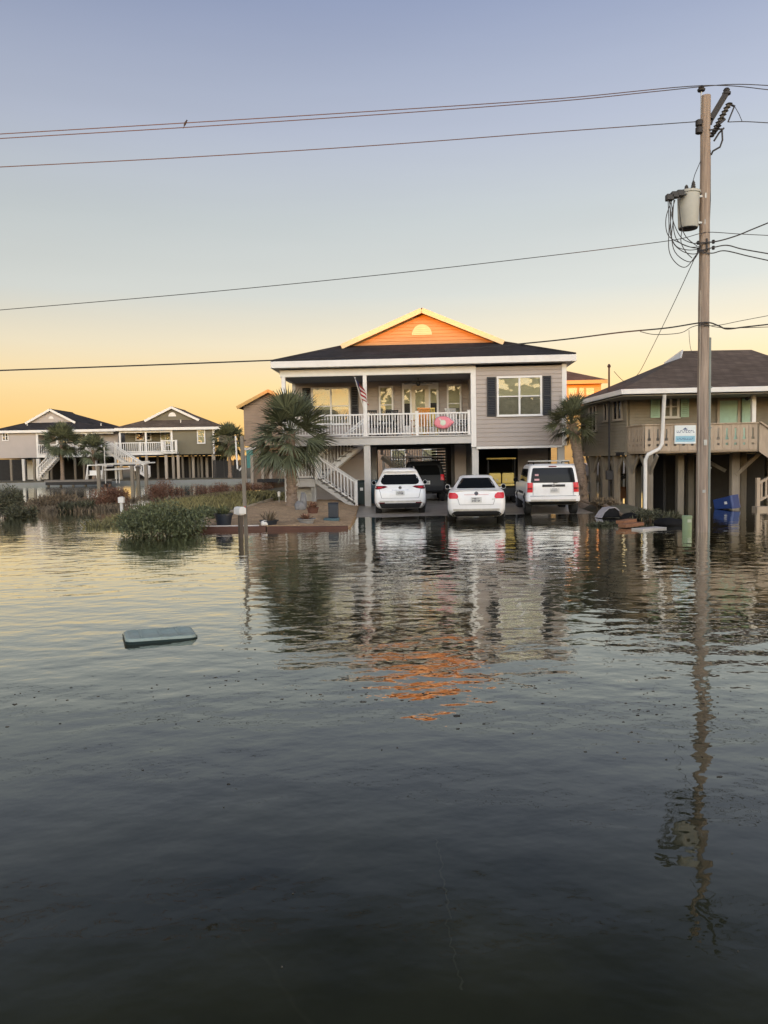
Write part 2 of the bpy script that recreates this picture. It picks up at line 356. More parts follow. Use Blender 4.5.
# ---------------------------------------------------------------- world: low sun behind the camera, glow on the horizon ahead
SUNSIDE = 6.0
SUN_EL, SUN_AZ = R(1.0), R(14.7)     # azimuth measured from -Y towards -X
w = bpy.data.worlds.new('World'); scene.world = w; w.use_nodes = True
nt = w.node_tree; L = nt.links.new; bg = nt.nodes['Background']
sky = N(nt, 'ShaderNodeTexSky', sky_type='NISHITA', sun_disc=False); sky.sun_elevation = R(2.0); sky.sun_rotation = math.pi+SUN_AZ
sky.air_density = 1.2; sky.dust_density = 2.0; sky.ozone_density = 2.0
tc = N(nt, 'ShaderNodeTexCoord'); sep = N(nt, 'ShaderNodeSeparateXYZ'); L(tc.outputs['Generated'], sep.inputs[0])
asn = N(nt, 'ShaderNodeMath', operation='ARCSINE'); L(sep.outputs['Z'], asn.inputs[0])
mr = N(nt, 'ShaderNodeMapRange'); mr.inputs['From Min'].default_value = 0; mr.inputs['From Max'].default_value = math.pi/2; L(asn.outputs[0], mr.inputs['Value'])
rp = N(nt, 'ShaderNodeValToRGB'); cr = rp.color_ramp
def s2l(c): return tuple(((x/255+.055)/1.055)**2.4 if x > 10 else x/255/12.92 for x in c)
SKY = [(0, (270,208,124)), (3.0, (274,224,142)), (5.5, (270,237,174)), (8.5, (254,240,209)), (12, (224,227,221)), (17, (205,212,214)), (22.5, (187,195,213)), (30, (152,164,194)), (36, (92,98,112)), (46, (58,64,78)), (90, (62,74,110))]
while len(cr.elements) < len(SKY): cr.elements.new(.5)
for e, (a, c) in zip(cr.elements, SKY): e.position = a/90; e.color = (*s2l(c), 1)
L(mr.outputs['Result'], rp.inputs['Fac'])
EXPO = .8
sc_ = N(nt, 'ShaderNodeVectorMath', operation='SCALE'); sc_.inputs['Scale'].default_value = .12; L(sky.outputs[0], sc_.inputs[0])
mx = N(nt, 'ShaderNodeMix', data_type='RGBA'); mx.inputs[0].default_value = .95; L(sc_.outputs[0], mx.inputs[6]); L(rp.outputs[0], mx.inputs[7])
# the sky is brighter toward the sun (behind the camera) and a little brighter to the right
sx_ = N(nt, 'ShaderNodeMath', operation='MULTIPLY_ADD'); L(sep.outputs['X'], sx_.inputs[0]); sx_.inputs[1].default_value = .20; sx_.inputs[2].default_value = 1.0
ny = N(nt, 'ShaderNodeMapRange', interpolation_type='SMOOTHSTEP'); ny.inputs['From Min'].default_value = -.05; ny.inputs['From Max'].default_value = -.75; ny.inputs['To Min'].default_value = 1; ny.inputs['To Max'].default_value = SUNSIDE
L(sep.outputs['Y'], ny.inputs['Value'])
fx = N(nt, 'ShaderNodeMath', operation='MULTIPLY'); L(sx_.outputs[0], fx.inputs[0]); L(ny.outputs['Result'], fx.inputs[1])
wm = N(nt, 'ShaderNodeMix', data_type='RGBA', blend_type='MULTIPLY'); wf = N(nt, 'ShaderNodeMapRange', interpolation_type='SMOOTHSTEP'); wf.inputs['From Min'].default_value = -.05; wf.inputs['From Max'].default_value = -.75
L(sep.outputs['Y'], wf.inputs['Value']); L(wf.outputs['Result'], wm.inputs[0]); L(mx.outputs[2], wm.inputs[6]); wm.inputs[7].default_value = (1.06, 1.0, .91, 1)
fs_ = N(nt, 'ShaderNodeVectorMath', operation='SCALE'); L(wm.outputs[2], fs_.inputs[0]); L(fx.outputs[0], fs_.inputs['Scale'])
hm = N(nt, 'ShaderNodeMapping'); hm.inputs['Scale'].default_value = (1.6, 1.6, 13); L(tc.outputs['Generated'], hm.inputs['Vector'])
hn = N(nt, 'ShaderNodeTexNoise'); hn.inputs['Scale'].default_value = 1.5; hn.inputs['Detail'].default_value = 4; L(hm.outputs['Vector'], hn.inputs['Vector'])
hr = N(nt, 'ShaderNodeMapRange'); hr.inputs['To Min'].default_value = .955; hr.inputs['To Max'].default_value = 1.045; L(hn.outputs['Fac'], hr.inputs['Value'])
hz = N(nt, 'ShaderNodeVectorMath', operation='SCALE'); L(fs_.outputs['Vector'], hz.inputs[0]); L(hr.outputs['Result'], hz.inputs['Scale'])
L(hz.outputs['Vector'], bg.inputs['Color']); bg.inputs['Strength'].default_value = 2**-EXPO
sl = bpy.data.lights.new('sun', 'SUN'); sl.energy = 2.9; sl.angle = R(.5); sl.color = (1.0, .24, .008)
so = bpy.data.objects.new('sun', sl); col.objects.link(so)
sd = Vector((-math.sin(SUN_AZ)*math.cos(SUN_EL), -math.cos(SUN_AZ)*math.cos(SUN_EL), math.sin(SUN_EL)))
so.rotation_euler = sd.to_track_quat('Z', 'Y').to_euler(); so.location = (-20, -60, 20)
scene.view_settings.view_transform = 'Standard'; scene.view_settings.look = 'None'; scene.view_settings.exposure = EXPO; scene.view_settings.gamma = 1
scene.render.engine = 'CYCLES'; scene.cycles.max_bounces = 8; scene.cycles.transparent_max_bounces = 16
scene.cycles.caustics_reflective = False; scene.cycles.caustics_refractive = False

# ---------------------------------------------------------------- terrain
def sstep(a, b, x):
    t = max(0., min(1., (x-a)/(b-a))); return t*t*(3-2*t)
def fb(x, y, s): return mnoise.fractal(Vector((x*s, y*s, 3.1)), 1., 2., 4)
def drive_z(y):
    return -.15+.15*sstep(19, 27.2, y)+.13*sstep(26.5, 31, y)
def bed_left(y): return -5.8+(y-22.4)*.115
def bed_z(x, y):
    z = .09+.16*sstep(22.4, 26, y)+.10*sstep(26, 32, y)
    return z*(1-.55*sstep(-2.2, -.9, x))+.03*fb(x, y, 1.3)
def h(x, y):
    z = -.14
    marsh = sstep(22.5, 27, y)*(1-sstep(38, 46, y))*sstep(-3.5, -6, x)*sstep(-10.2, -8.6, x+.12*(y-30)*.5)
    z += marsh*(.12+.16*fb(x, y, .18)+.25*sstep(-10.5, -7, x)*sstep(23, 30, y))
    pad = sstep(21.5, 30, y)*sstep(-7, -4.5, x)*(1-sstep(8, 11, x))
    z = max(z, -.30+pad*.40)
    lot = sstep(20, 26, y)*sstep(7.0, 9, x)
    z = max(z, -.30+lot*.17)
    deb = math.exp(-((x-8.3)/1.3)**2-((y-27)/2.6)**2); z += .32*deb
    back = sstep(44, 50, y)*sstep(-11, -6, x); z = max(z, -.3+back*.75)
    if y > 50 and x < -6: z = min(z, -.8) if y < 84 else z
    z = max(z, -.8+1.22*sstep(83.9, 84.3, y)) if y > 50 else z
    if -1.3 < x < 7.6 and 18 < y < 44: z = min(z, drive_z(y)-.05)
    if y > 22 and y < 34 and bed_left(y)-.2 < x < -.8: z = min(z, bed_z(x, y)-.06)
    return z+.015*fb(x, y, .9)
def axis(lo, hi, st, pre, post):
    n = int((hi-lo)/st); return pre+[lo+i*st for i in range(n+1)]+post
def sheet(name, xs, ys, fz, m):
    b = MB(); nx = len(xs)
    b.add([(x, y, fz(x, y)) for y in ys for x in xs], [(j*nx+i, j*nx+i+1, (j+1)*nx+i+1, (j+1)*nx+i) for j in range(len(ys)-1) for i in range(nx-1)])
    return struct(b.build(name, m, smooth=True, angle=180))
sheet('ground', axis(-30, 24, .5, [-900,-400,-200,-100,-60,-45,-36], [30,40,60,100,200,400,900]),
      axis(18, 52, .5, [-120,-60,-20,0,10,14], [56,60,66,72,78,83,83.9,84.1,84.3,85,88,95,100,150,300,800,2500]), h, M['soil'])
sheet('driveway', [-1.05,0,1,2,3,4,5,6,7,7.35], [19+i*.5 for i in range(47)], lambda x, y: drive_z(y)+.004*math.sin(x*2+y), M['concrete'])
sheet('street', [-80,-40,-20,-10,-5,0,5,10,20,40,80], [-6,-2,2,6,10,14,16.5], lambda x, y: -.112-.006*abs(y-6)*.3, M['road'])
cm_ = MB()
for P_, w_ in (([(436,838),(440,850),(441,870),(446,890),(449,915),(447,930),(453,950),(459,968),(462,990)], .008),):
    G_ = [ground(x, y, -.106) for x, y in P_]; Q_ = []
    for a_, b_ in zip(G_, G_[1:]):
        for k_ in range(6): Q_.append(a_.lerp(b_, k_/6)+Vector((rnd.uniform(-.012,.012), rnd.uniform(-.012,.012), 0)))
    Q_.append(G_[-1])
    for a_, b_ in zip(Q_, Q_[1:]):
        d_ = (b_-a_).normalized(); n_ = Vector((-d_.y, d_.x, 0))*w_*rnd.uniform(.35, .7); cm_.add([a_-n_, b_-n_*.8, b_+n_*.8, a_+n_], [(0,1,2,3)])
struct(cm_.build('street_crack', M['silt']))
wb = MB(); wb.poly([(-1200,-300,0),(1200,-300,0),(1200,84.15,0),(-1200,84.15,0)])
struct(wb.build('water', M['water']))
bm_ = MB(); xs = [i*.2 for i in range(25)]; ys = [22.4+i*.2 for i in range(52)]
nx = len(xs)
pts = []
for y in ys:
    x0, x1 = bed_left(y), -1.0
    for i in range(nx):
        x = x0+(x1-x0)*i/(nx-1); pts.append((x, y, bed_z(x, y)+.02*rnd.random()))
bm_.add(pts, [(j*nx+i, j*nx+i+1, (j+1)*nx+i+1, (j+1)*nx+i) for j in range(len(ys)-1) for i in range(nx-1)])
nn = len(pts); low = [Vector(p)-Vector((0,0,.5)) for p in pts[:nx]]; bm_.add(pts[:nx]+low, [(i, nx+i, nx+i+1, i+1) for i in range(nx-1)])
rt = [pts[j*nx+nx-1] for j in range(len(ys))]; bm_.add(rt+[Vector(p)-Vector((0,0,.5)) for p in rt], [(i, len(ys)+i, len(ys)+i+1, i+1) for i in range(len(ys)-1)])
struct(bm_.build('mulch_bed', M['mulch'], smooth=True, angle=180))
# ================================================================ building kit
def window(parent, x0, x1, z0, z1, y, cols=2, xf=None, blind=.55, fw=.075, m='white', rail=True, bm='blind', low='curtain', sill=True):
    "sash window on a wall that faces -y: frame proud of the wall, pane set back, blind half drawn behind it"
    b = MB(xf); ya, yb = y-.085, y-.024
    b.box(x0-fw, x1+fw, ya, yb, z1, z1+fw); b.box(x0-fw, x1+fw, ya, yb, z0-fw, z0)
    b.box(x0-fw, x0, ya, yb, z0, z1); b.box(x1, x1+fw, ya, yb, z0, z1)
    wd = (x1-x0)/cols
    for i in range(1, cols): b.box(x0+i*wd-fw*.5, x0+i*wd+fw*.5, ya+.006, yb, z0, z1)
    if rail:
        zm = z0+(z1-z0)*.5
        for i in range(cols): b.box(x0+i*wd+(fw*.5 if i else 0), x0+(i+1)*wd-(fw*.5 if i < cols-1 else 0), ya+.014, yb, zm-.022, zm+.022)
    if sill: b.box(x0-fw-.03, x1+fw+.03, ya-.035, ya-.002, z0-fw-.012, z0-fw+.03)
    f = b.build('window', M[m], parent)
    p = MB(xf); p.box(x0, x1, y-.047, y-.043, z0, z1); p.build('pane', M['glass'], f)
    zb = z1-(z1-z0)*blind
    if blind > 0:
        p = MB(xf); p.box(x0, x1, y-.037, y-.033, zb, z1); p.build('blind', M[bm], f)
    if blind < 1:
        p = MB(xf); p.box(x0, x1, y-.033, y-.029, z0, zb); p.build('curtain', M[low], f)
    return f
def shutter(parent, x0, x1, z0, z1, y, m, xf=None):
    b = MB(xf); fr = .05
    b.box(x0, x0+fr, y-.065, y-.024, z0, z1); b.box(x1-fr, x1, y-.065, y-.024, z0, z1)
    for z in (z0, (z0+z1)/2-fr/2, z1-fr): b.box(x0+fr, x1-fr, y-.063, y-.024, z, z+fr)
    n = int((z1-z0)/.07)
    for i in range(n):
        z = z0+(z1-z0)*(i+.5)/n
        b.add([(x0+fr, y-.055, z-.035), (x1-fr, y-.055, z-.035), (x1-fr, y-.03, z+.03), (x0+fr, y-.03, z+.03)], [(0,1,2,3)])
    return b.build('shutter', M[m], parent)
def railing(parent, p, q, hgt=.88, st=.115, m='white', bw=.036, name='railing', posts=(), low=.09, pw=.11, k=1.):
    b = MB(); p, q = Vector(p), Vector(q); U = Vector((0,0,1))
    b.bar(p+U*hgt, q+U*hgt, .085*k, .06*k); b.bar(p+U*low, q+U*low, .06*k, .06*k); bw *= k; pw *= k
    Ln = (Vector((q.x,q.y,0))-Vector((p.x,p.y,0))).length; n = max(2, int(Ln/st))
    for i in range(n):
        a = p.lerp(q, (i+.5)/n); b.bar(a+U*(low+.025), a+U*(hgt-.025), bw, bw)
    for t in posts:
        a = p.lerp(q, t); b.bar(a-U*.02, a+U*(hgt+.07), pw, pw); b.bar(a+U*(hgt+.07), a+U*(hgt+.10), pw+.03, pw+.03)
    return b.build(name, M[m], parent)
def stairs(parent, p, q, n, wv, mt='treads', ms='white', closed=True):
    "flight from p (low) up to q (high); wv = vector across"
    p, q, wv = Vector(p), Vector(q), Vector(wv); d = q-p; run = Vector((d.x,d.y,0)); ru = run.normalized(); U = Vector((0,0,1))
    b = MB(); s = MB(); go = run.length/n; rise = d.z/n
    for i in range(n):
        a = p+ru*go*i+U*rise*(i+1)
        e_ = wv*.075; b.slab([a-ru*.03-e_, a+ru*(go)-e_, a+ru*go+wv+e_, a-ru*.03+wv+e_], .045)
    b.build('treads', M[mt], parent)
    for k in (-.03, 1.03):
        s = MB(); s.bar(p+wv*k-U*.07, q+wv*k-U*.07, .05, .17); s.build('stringer', M[ms], parent)
def gable_laps(b, tri, y, e=.14, t=.06):
    "lap siding filling the triangle (xl,xr,xa,z0,z1)"
    xl, xr, xa, z0, z1 = tri; n = max(2, round((z1-z0)/e)); h_ = (z1-z0)/n
    for i in range(n):
        za, zb = z0+i*h_, z0+(i+1)*h_; u, v = i/n, (i+1)/n
        l0, r0, l1, r1 = xl+(xa-xl)*u, xr+(xa-xr)*u, xl+(xa-xl)*v, xr+(xa-xr)*v
        g = za+.02; b.add([(l0,y-.022,g),(r0,y-.022,g),(r1,y-.008,zb),(l1,y-.008,zb),(l0,y+.006,g),(r0,y+.006,g)], [(0,1,2,3),(0,4,5,1)])
    b.prism([(xl,z0),(xr,z0),(xa,z1)], 'y', y+.005, y+t)
def dutch_roof(parent, x0, x1, y0, y1, ze, zr, xr, yg, zg, mroof, mgable, mtrim, o=.35, fas=.27, rake=.20, vent=.42, yb=None, ventm='white', hw=3.3, mrake=None):
    "low hip roof with a steeper front gable rising out of it"
    xl, xq = xr-hw, xr+hw; yb = yb or y1-2.6
    HL = Vector((xl-.05, yg-o, zg)); HR = Vector((xq+.05, yg-o, zg))
    A = Vector((xr, yg-o, zr)); B = Vector((xr, yb, zr)); CL = Vector((xl, yb, zg)); CR = Vector((xq, yb, zg))
    b = MB(); T = .09
    b.slab([(x0,y0,ze),(x1,y0,ze),(xq,yg,zg),(xl,yg,zg)], T)
    b.slab([(x0,y1,ze),(x0,y0,ze),(xl,yg,zg),CL], T); b.slab([(x1,y0,ze),(x1,y1,ze),CR,(xq,yg,zg)], T)
    b.slab([CL,HL,A,B], T); b.slab([HR,CR,B,A], T)
    b.slab([(x1,y1,ze),(x0,y1,ze),CL,B,CR], T)
    b.tube([(xl,yg,zg), (x0,y0,ze+.01)], .05, 6); b.tube([(xq,yg,zg), (x1,y0,ze+.01)], .05, 6); b.tube([A+Vector((0,.02,-.02)), B], .045, 6)
    b.build('roof', M[mroof], parent)
    f = MB()
    f.box(x0-.02, x1+.02, y0-.035, y0-.004, ze-fas, ze-.012); f.box(x0-.03, x0-.004, y0, y1, ze-fas, ze-.012); f.box(x1+.004, x1+.03, y0, y1, ze-fas, ze-.012)
    f.box(x0, x1, y0, y1, ze-fas+.01, ze-fas+.03)
    f.build('fascia', M[mtrim], parent, bevel=.008)
    g = MB()
    gable_laps(g, (xl+.02, xq-.02, xr, zg-.03, zr-.14), yg)
    g.build('gable_wall', M[mgable], parent)
    k = MB(); D = Vector((0,-.02,-rake*.5+.015))
    for H_ in (HL, HR):
        k.bar(H_+D, A+D, .05, rake, up=(0,0,1)); 
        k.slab([H_+Vector((0,.01,-T-.004)), A+Vector((0,.01,-T-.004)), A+Vector((0,o-.01,-T-.004)), H_+Vector((0,o-.01,-T-.004))], .012)
    k.build('rake_trim', M[mrake or mtrim], parent)
    if vent:
        wv = vent; zc = zg+(zr-zg)*.26
        v = MB(); arc = [(xr+wv*math.cos(a*math.pi/14), zc+wv*1.05*math.sin(a*math.pi/14)) for a in range(15)]
        v.prism(arc[::-1], 'y', yg-.05, yg-.024)
        for i in range(1, 5):
            z = zc+wv*1.05*i/5.5; hw = wv*math.sqrt(max(.05, 1-(i/5.5)**2))*.85
            v.box(xr-hw, xr+hw, yg-.062, yg-.05, z-.02, z+.015)
        v.build('gable_vent', M[ventm], parent)

# ================================================================ main house
FM = Frame(1.5, 31.0, -R(3.0))
house = thing('stilt_house', 'grey raised house with white porch railing and sunlit orange gable above the parked cars', 'house', FM.o, FM.yaw)
XL, XS, XR, DP, YB = -5.5, 2.14, 5.75, 2.4, 12.5
dutch_roof(house, XL-.36, XR+.34, -.42, YB+.4, 5.97, 8.20, .13, 1.55, 6.80, 'shingle', 'gablesiding', 'white', mrake='glowtrim', ventm='glowtrim')
b = MB(); b.laps(XS+.10, XR-.12, 2.46, 5.60, 0, .172, .12); b.build('front_wall', M['siding'], house)
b = MB(); b.box(XS-.10, XS+.10, -.035, .1, 2.44, 5.66); b.box(XR-.12, XR+.06, -.035, .1, 2.44, 5.66); b.box(XS+.1, XR-.12, -.045, -.003, 2.36, 2.455)
b.build('corner_trim', M['white'], house, bevel=.006)
for q_ in ((XS-.06, XS+.08, .12, DP, 2.6, 5.65), (XR-.1, XR+.04, .12, YB, 2.44, 5.66), (XL+.05, XL+.2, DP+.1, YB, 2.6, 5.66), (XL+.2, XR-.1, YB-.12, YB, 2.6, 5.66)):
    b = MB(); b.box(*q_); b.build('side_wall', M['siding'], house)
b = MB(); b.laps(XL+.1, XS-.06, 2.95, 5.6, DP, .172, .1); b.build('porch_wall', M['siding'], house)
b = MB(); b.box(XL-.02, XL+.12, DP-.03, DP+.1, 2.95, 5.6); b.build('wall_corner_trim', M['white'], house)
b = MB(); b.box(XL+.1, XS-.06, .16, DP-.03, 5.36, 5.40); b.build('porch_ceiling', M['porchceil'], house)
b = MB(); b.box(XL-.1, XS-.1, -.03, .13, 5.38, 5.66); b.box(XL-.1, XL+.05, .13, DP, 5.38, 5.66); b.build('porch_header', M['white'], house, bevel=.006)
b = MB(); b.box(XL-.08, XS-.1, -.02, .10, 2.60, 2.88); b.box(XL-.08, XL+.06, .1, DP, 2.6, 2.88); b.build('deck_beam', M['beam'], house, bevel=.008)
b = MB(); b.box(-.6, XS-.1, -.06, DP-.03, 2.90, 2.95); b.box(XL-.1, -.6, -.06, .42, 2.90, 2.95); b.box(-5.5, -2.55, .42, DP-.03, 2.90, 2.95); b.build('porch_floor', M['beam'], house)
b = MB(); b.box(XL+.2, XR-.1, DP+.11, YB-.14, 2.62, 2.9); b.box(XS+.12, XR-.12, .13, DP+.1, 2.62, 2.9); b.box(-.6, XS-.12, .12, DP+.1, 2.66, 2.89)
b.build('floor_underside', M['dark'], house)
# posts upstairs and columns down to the ground
for x in (XL+.03, FM.hit(365, 400, 0)[0]):
    b = MB(); b.box(x-.075, x+.075, -.02, .13, 2.95, 5.38); b.box(x-.095, x+.095, -.04, .15, 2.95, 3.1); b.build('porch_post', M['white'], house, bevel=.006)
xc = FM.hit(367.5, 480, 0)[0]
for x, y in ((XL+.1, .04), (xc, .04), (XS+.06, .05), (XR-.14, .05), (XS+.06, 4.2), (xc, 4.2), (XR-.14, 4.2), (XL+.1, 4.2)):
    b = MB(); b.box(x-.13, x+.13, y-.0, y+.26, -.1, 2.6 if y < 1 else 2.62)
    b.build('column', M['beam'], house, bevel=.012)
# windows on the right block and the porch wall
x0, z1 = FM.hit(498.5, 378.5, 0); x1, z0 = FM.hit(540, 414, 0)
window(house, x0, x1, z0, z1, 0, 2, blind=.5)
for a, c_ in ((486.8, 495.8), (542.6, 551)):
    s0 = FM.hit(a, 390, 0)[0]; s1 = FM.hit(c_, 390, 0)[0]; shutter(house, s0, s1, z0-.06, z1+.06, 0, 'shutter')
x0, z1 = FM.hit(313, 388.5, DP); x1, z0 = FM.hit(349, 417, DP)
z0 = 3.62; z1 = 5.1
window(house, x0, x1, z0, z1, DP, 2, blind=.6)
for a, c_ in ((302.5, 310.3), (351, 358.3)):
    s0 = FM.hit(a, 390, DP)[0]; s1 = FM.hit(c_, 390, DP)[0]; shutter(house, s0, s1, z0-.06, z1+.06, DP, 'shutter')
for a, c_ in ((380.5, 391.5), (448.5, 459.5)):
    x0 = FM.hit(a, 390, DP)[0]; x1 = FM.hit(c_, 390, DP)[0]; window(house, x0, x1, 3.62, 5.1, DP, 1, blind=.62)
# door with sidelights
d0 = FM.hit(402, 390, DP)[0]; d1 = FM.hit(438.5, 390, DP)[0]; wd = d1-d0
b = MB(); yA, yB = DP-.11, DP-.024
b.box(d0, d0+.09, yA, yB, 2.95, 5.16); b.box(d1-.09, d1, yA, yB, 2.95, 5.16); b.box(d0, d1, yA, yB, 5.16, 5.27)
e0, e1 = d0+wd*.245, d0+wd*.745
b.box(e0-.05, e0+.03, yA+.004, yB, 2.95, 5.16); b.box(e1-.03, e1+.05, yA+.004, yB, 2.95, 5.16)
for a, c_ in ((d0+.09, e0-.05), (e1+.05, d1-.09)):
    b.box(a, c_, yA+.02, yB, 2.95, 3.45); b.box(a, c_, yA+.02, yB, 5.0, 5.16)
df = b.build('door_frame', M['white'], house)
for a, c_ in ((d0+.09, e0-.05), (e1+.05, d1-.09)):
    p = MB(); p.box(a, c_, DP-.06, DP-.056, 3.45, 5.0); p.build('pane', M['glass'], df)
    p = MB(); p.box(a, c_, DP-.05, DP-.046, 4.4, 5.0); p.build('blind', M['blind'], df)
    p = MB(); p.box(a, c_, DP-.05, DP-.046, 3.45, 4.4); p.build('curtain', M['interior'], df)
b = MB(); g0, g1 = e0+.03, e1-.03
b.box(g0, g1, DP-.075, DP-.03, 2.96, 3.5); b.box(g0, g1, DP-.075, DP-.03, 4.98, 5.15); b.box(g0, g0+.16, DP-.075, DP-.03, 3.5, 4.98); b.box(g1-.16, g1, DP-.075, DP-.03, 3.5, 4.98)
dr = b.build('door', M['dooryellow'], house)
p = MB(); p.box(g0+.16, g1-.16, DP-.055, DP-.051, 3.5, 4.98); p.build('pane', M['glass'], dr)
p = MB(); p.box(g0+.16, g1-.16, DP-.045, DP-.041, 3.5, 4.98); p.build('curtain', M['blind'], dr)
p = MB(); p.tube([(g1-.08, DP-.075, 3.95), (g1-.08, DP-.13, 3.95), (g1-.08, DP-.13, 4.08)], .014, 6); p.build('handle', M['chrome'], dr)
# porch railing in two front bays and one end bay
xp = FM.hit(365, 400, 0)[0]; xm = FM.hit(417, 420, 0)[0]
railing(house, (XL+.12, .04, 2.95), (xp-.08, .04, 2.95), .87)
railing(house, (xp+.08, .04, 2.95), (xm, .04, 2.95), .87)
railing(house, (xm, .04, 2.95), (XS-.15, .04, 2.95), .87, posts=(0, .985))
railing(house, (XL+.03, .16, 2.95), (XL+.03, DP-.1, 2.95), .87)
# two-flight stair on the left: landing, lower flight to the right, upper flight back up to the porch
LX0, LX1, LZ = XL+.25, FM.hit(315, 470, 0)[0], 1.28
b = MB(); b.box(LX0, LX1, .0, 2.1, LZ-.06, LZ); b.box(LX0, LX1, .02, .08, LZ-.32, LZ-.06); b.build('stair_landing', M['beam'], house)
nb = FM.hit(356.5, 500, 0)[0]
stairs(house, (nb-.12, 0.03, .2), (LX1, 0.03, LZ), 6, (0, .95, 0), ms='beam')
stairs(house, (LX1, 1.12, LZ), (-2.3+.15, 1.12, 2.93), 9, (0, .95, 0), ms='white')
railing(house, (nb, .0, .16), (LX1+.05, .0, LZ-.02), .93, .13, posts=(0, 1), name='stair_railing', low=.13)
railing(house, (nb, 1.02, .16), (LX1+.05, 1.02, LZ-.02), .93, .13, posts=(0,), name='stair_railing', low=.13)
railing(house, (LX1, 2.12, LZ+.05), (-2.15, 2.12, 2.95), .9, .13, name='stair_railing', low=.1)
railing(house, (LX1+.05, 1.08, LZ+.05), (-2.15, 1.08, 2.95), .9, .13, posts=(0, 1), name='stair_railing', low=.1)
railing(house, (LX0, .0, LZ), (LX1-.06, .0, LZ), .9, .13, posts=(0,), name='landing_railing', low=.08)
railing(house, (LX0, .1, LZ), (LX0, 2.1, LZ), .9, .13, name='landing_railing', low=.08)
for x in (LX1-.1, LX0+.9):
    b = MB(); b.box(x-.08, x+.08, .09, .25, .0, LZ-.06); b.build('landing_post', M['beam'], house)
b = MB(); b.laps(LX0+.02, LX1-.2, .22, 1.0, .62, .16, .06); b.build('skirting_panel', M['whitedirty'], house)
# under-house walls
b = MB(); b.laps(XL+.2, -2.35, .1, 2.6, 2.75, .17, .1); b.build('storage_wall', M['siding'], house)
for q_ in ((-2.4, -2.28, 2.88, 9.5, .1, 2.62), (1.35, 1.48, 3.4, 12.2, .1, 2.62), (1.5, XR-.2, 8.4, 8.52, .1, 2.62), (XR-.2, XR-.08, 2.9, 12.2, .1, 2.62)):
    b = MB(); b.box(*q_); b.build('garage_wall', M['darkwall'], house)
b = MB(); b.laps(XR-1.5, XR-.1, .1, 2.62, 3.0, .17, .06); b.build('storage_panel', M['siding'], house)
b = MB(); b.laps(1.5, 2.0, .1, 2.62, 3.2, .17, .08); b.build('partition_wall', M['siding'], house)
for i in range(2):
    b = MB()
    for k in range(16): b.box(.55, 1.3, 9.9-i*.02, 9.95-i*.02, .2+k*.15, .3+k*.15)
    if i == 0: b.build('louvred_screen', M['dark'], house)
# rear lattice stair seen through the carport
railing(house, (-.2, 13.6, .55), (-2.3, 13.6, 2.35), 1.0, .14, bw=.05, name='rear_stair_railing', posts=(0, 1))
railing(house, (1.0, 14.6, .8), (-.9, 14.6, 2.4), 1.0, .14, bw=.05, name='rear_stair_railing', posts=(0, 1))
railing(house, (-2.3, 15.4, 1.0), (1.25, 15.4, 1.0), 1.2, .14, name='rear_deck_railing', posts=(0, .5, 1))
b = MB(); b.box(-2.3, 1.25, 15.3, 15.6, .82, .98); b.bar((-.2,13.75,.4),(-2.3,13.75,2.2),.06,.24); b.bar((1.0,14.75,.65),(-.9,14.75,2.25),.06,.24); b.build('rear_deck', M['white'], house)
b = MB(); b.box(-5.3, -2.3, 9.3, 9.42, .1, 2.62); b.build('garage_wall', M['darkwall'], house)
# ceiling fan
fx, fz = FM.hit(418, 374, 1.2)
b = MB(); b.lathe([(.02, 5.36), (.02, 5.22), (.09, 5.2), (.1, 5.1), (.05, 5.04)], (fx, 1.2, 0), 10)
for k in range(5):
    a = k*2*math.pi/5+.3; b.bar((fx+.1*math.cos(a), 1.2+.1*math.sin(a), 5.14), (fx+.6*math.cos(a), 1.2+.6*math.sin(a), 5.15), .13, .015)
b.build('ceiling_fan', M['hardware'], house)
b = MB(); x, z = FM.hit(558, 435.5, 0); b.box(x-.07, x+.07, -.1, -.025, z-.05, z+.05); b.build('floodlight', M['dark'], house)

# ================================================================ right house (tan, brown roof)
base = Vector((9.0, 28.4, 0)); BI = Matrix.Translation(-base)
rh = thing('stilt_house', 'tan stilt house with brown hip roof and seafoam shutters behind the utility pole', 'house', base)
def wxf(A, B):
    A, B = Vector((*A, 0)), Vector((*B, 0)); d = B-A
    return BI @ Matrix.Translation(A) @ Matrix.Rotation(math.atan2(d.y, d.x), 4, 'Z'), d.length
def W(): return MB(BI)
E1, E2, E3, E4 = (8.28, 26.7, 4.27), (7.98, 32.6, 4.27), (18.3, 26.25, 4.27), (18.3, 34.2, 4.27)
G = [(11.45, 29.75, 5.68), (11.45, 31.45, 5.68), (14.8, 29.9, 5.76), (14.8, 31.3, 5.76)]
R1, R2 = (11.85, 30.6, 6.06), (14.55, 30.6, 6.06)
b = W(); T = .1
b.slab([E1, E3, G[2], R2, R1, G[0]], T); b.slab([E4, E2, G[1], R1, R2, G[3]], T); b.slab([E2, E1, G[0], G[1]], T); b.slab([E3, E4, G[3], G[2]], T)
b.build('roof', M['shingle_brown'], rh)
b = W(); b.add([G[0], G[1], (11.80, 30.6, 6.02), (11.7, 30.0, 5.72), (11.7, 31.2, 5.72), (11.9, 30.6, 5.95)], [(0,1,2),(3,5,4)]); b.bar(G[0], R1, .05, .09); b.bar(G[1], R1, .05, .09)
b.build('gablet', M['white'], rh)
b = W(); b.bar(Vector(E1)+Vector((0,-.06,-.1)), Vector(E3)+Vector((0,-.06,-.1)), .12, .17); b.bar(Vector(E1)+Vector((-.03,-.1,-.1)), Vector(E2)+Vector((-.03,0,-.1)), .08, .17)
b.build('gutter', M['white'], rh, bevel=.01)
b = W(); b.slab([Vector(p)-Vector((0,0,.22)) for p in (E1,E3,E4,E2)], .03); b.build('soffit', M['tan'], rh)
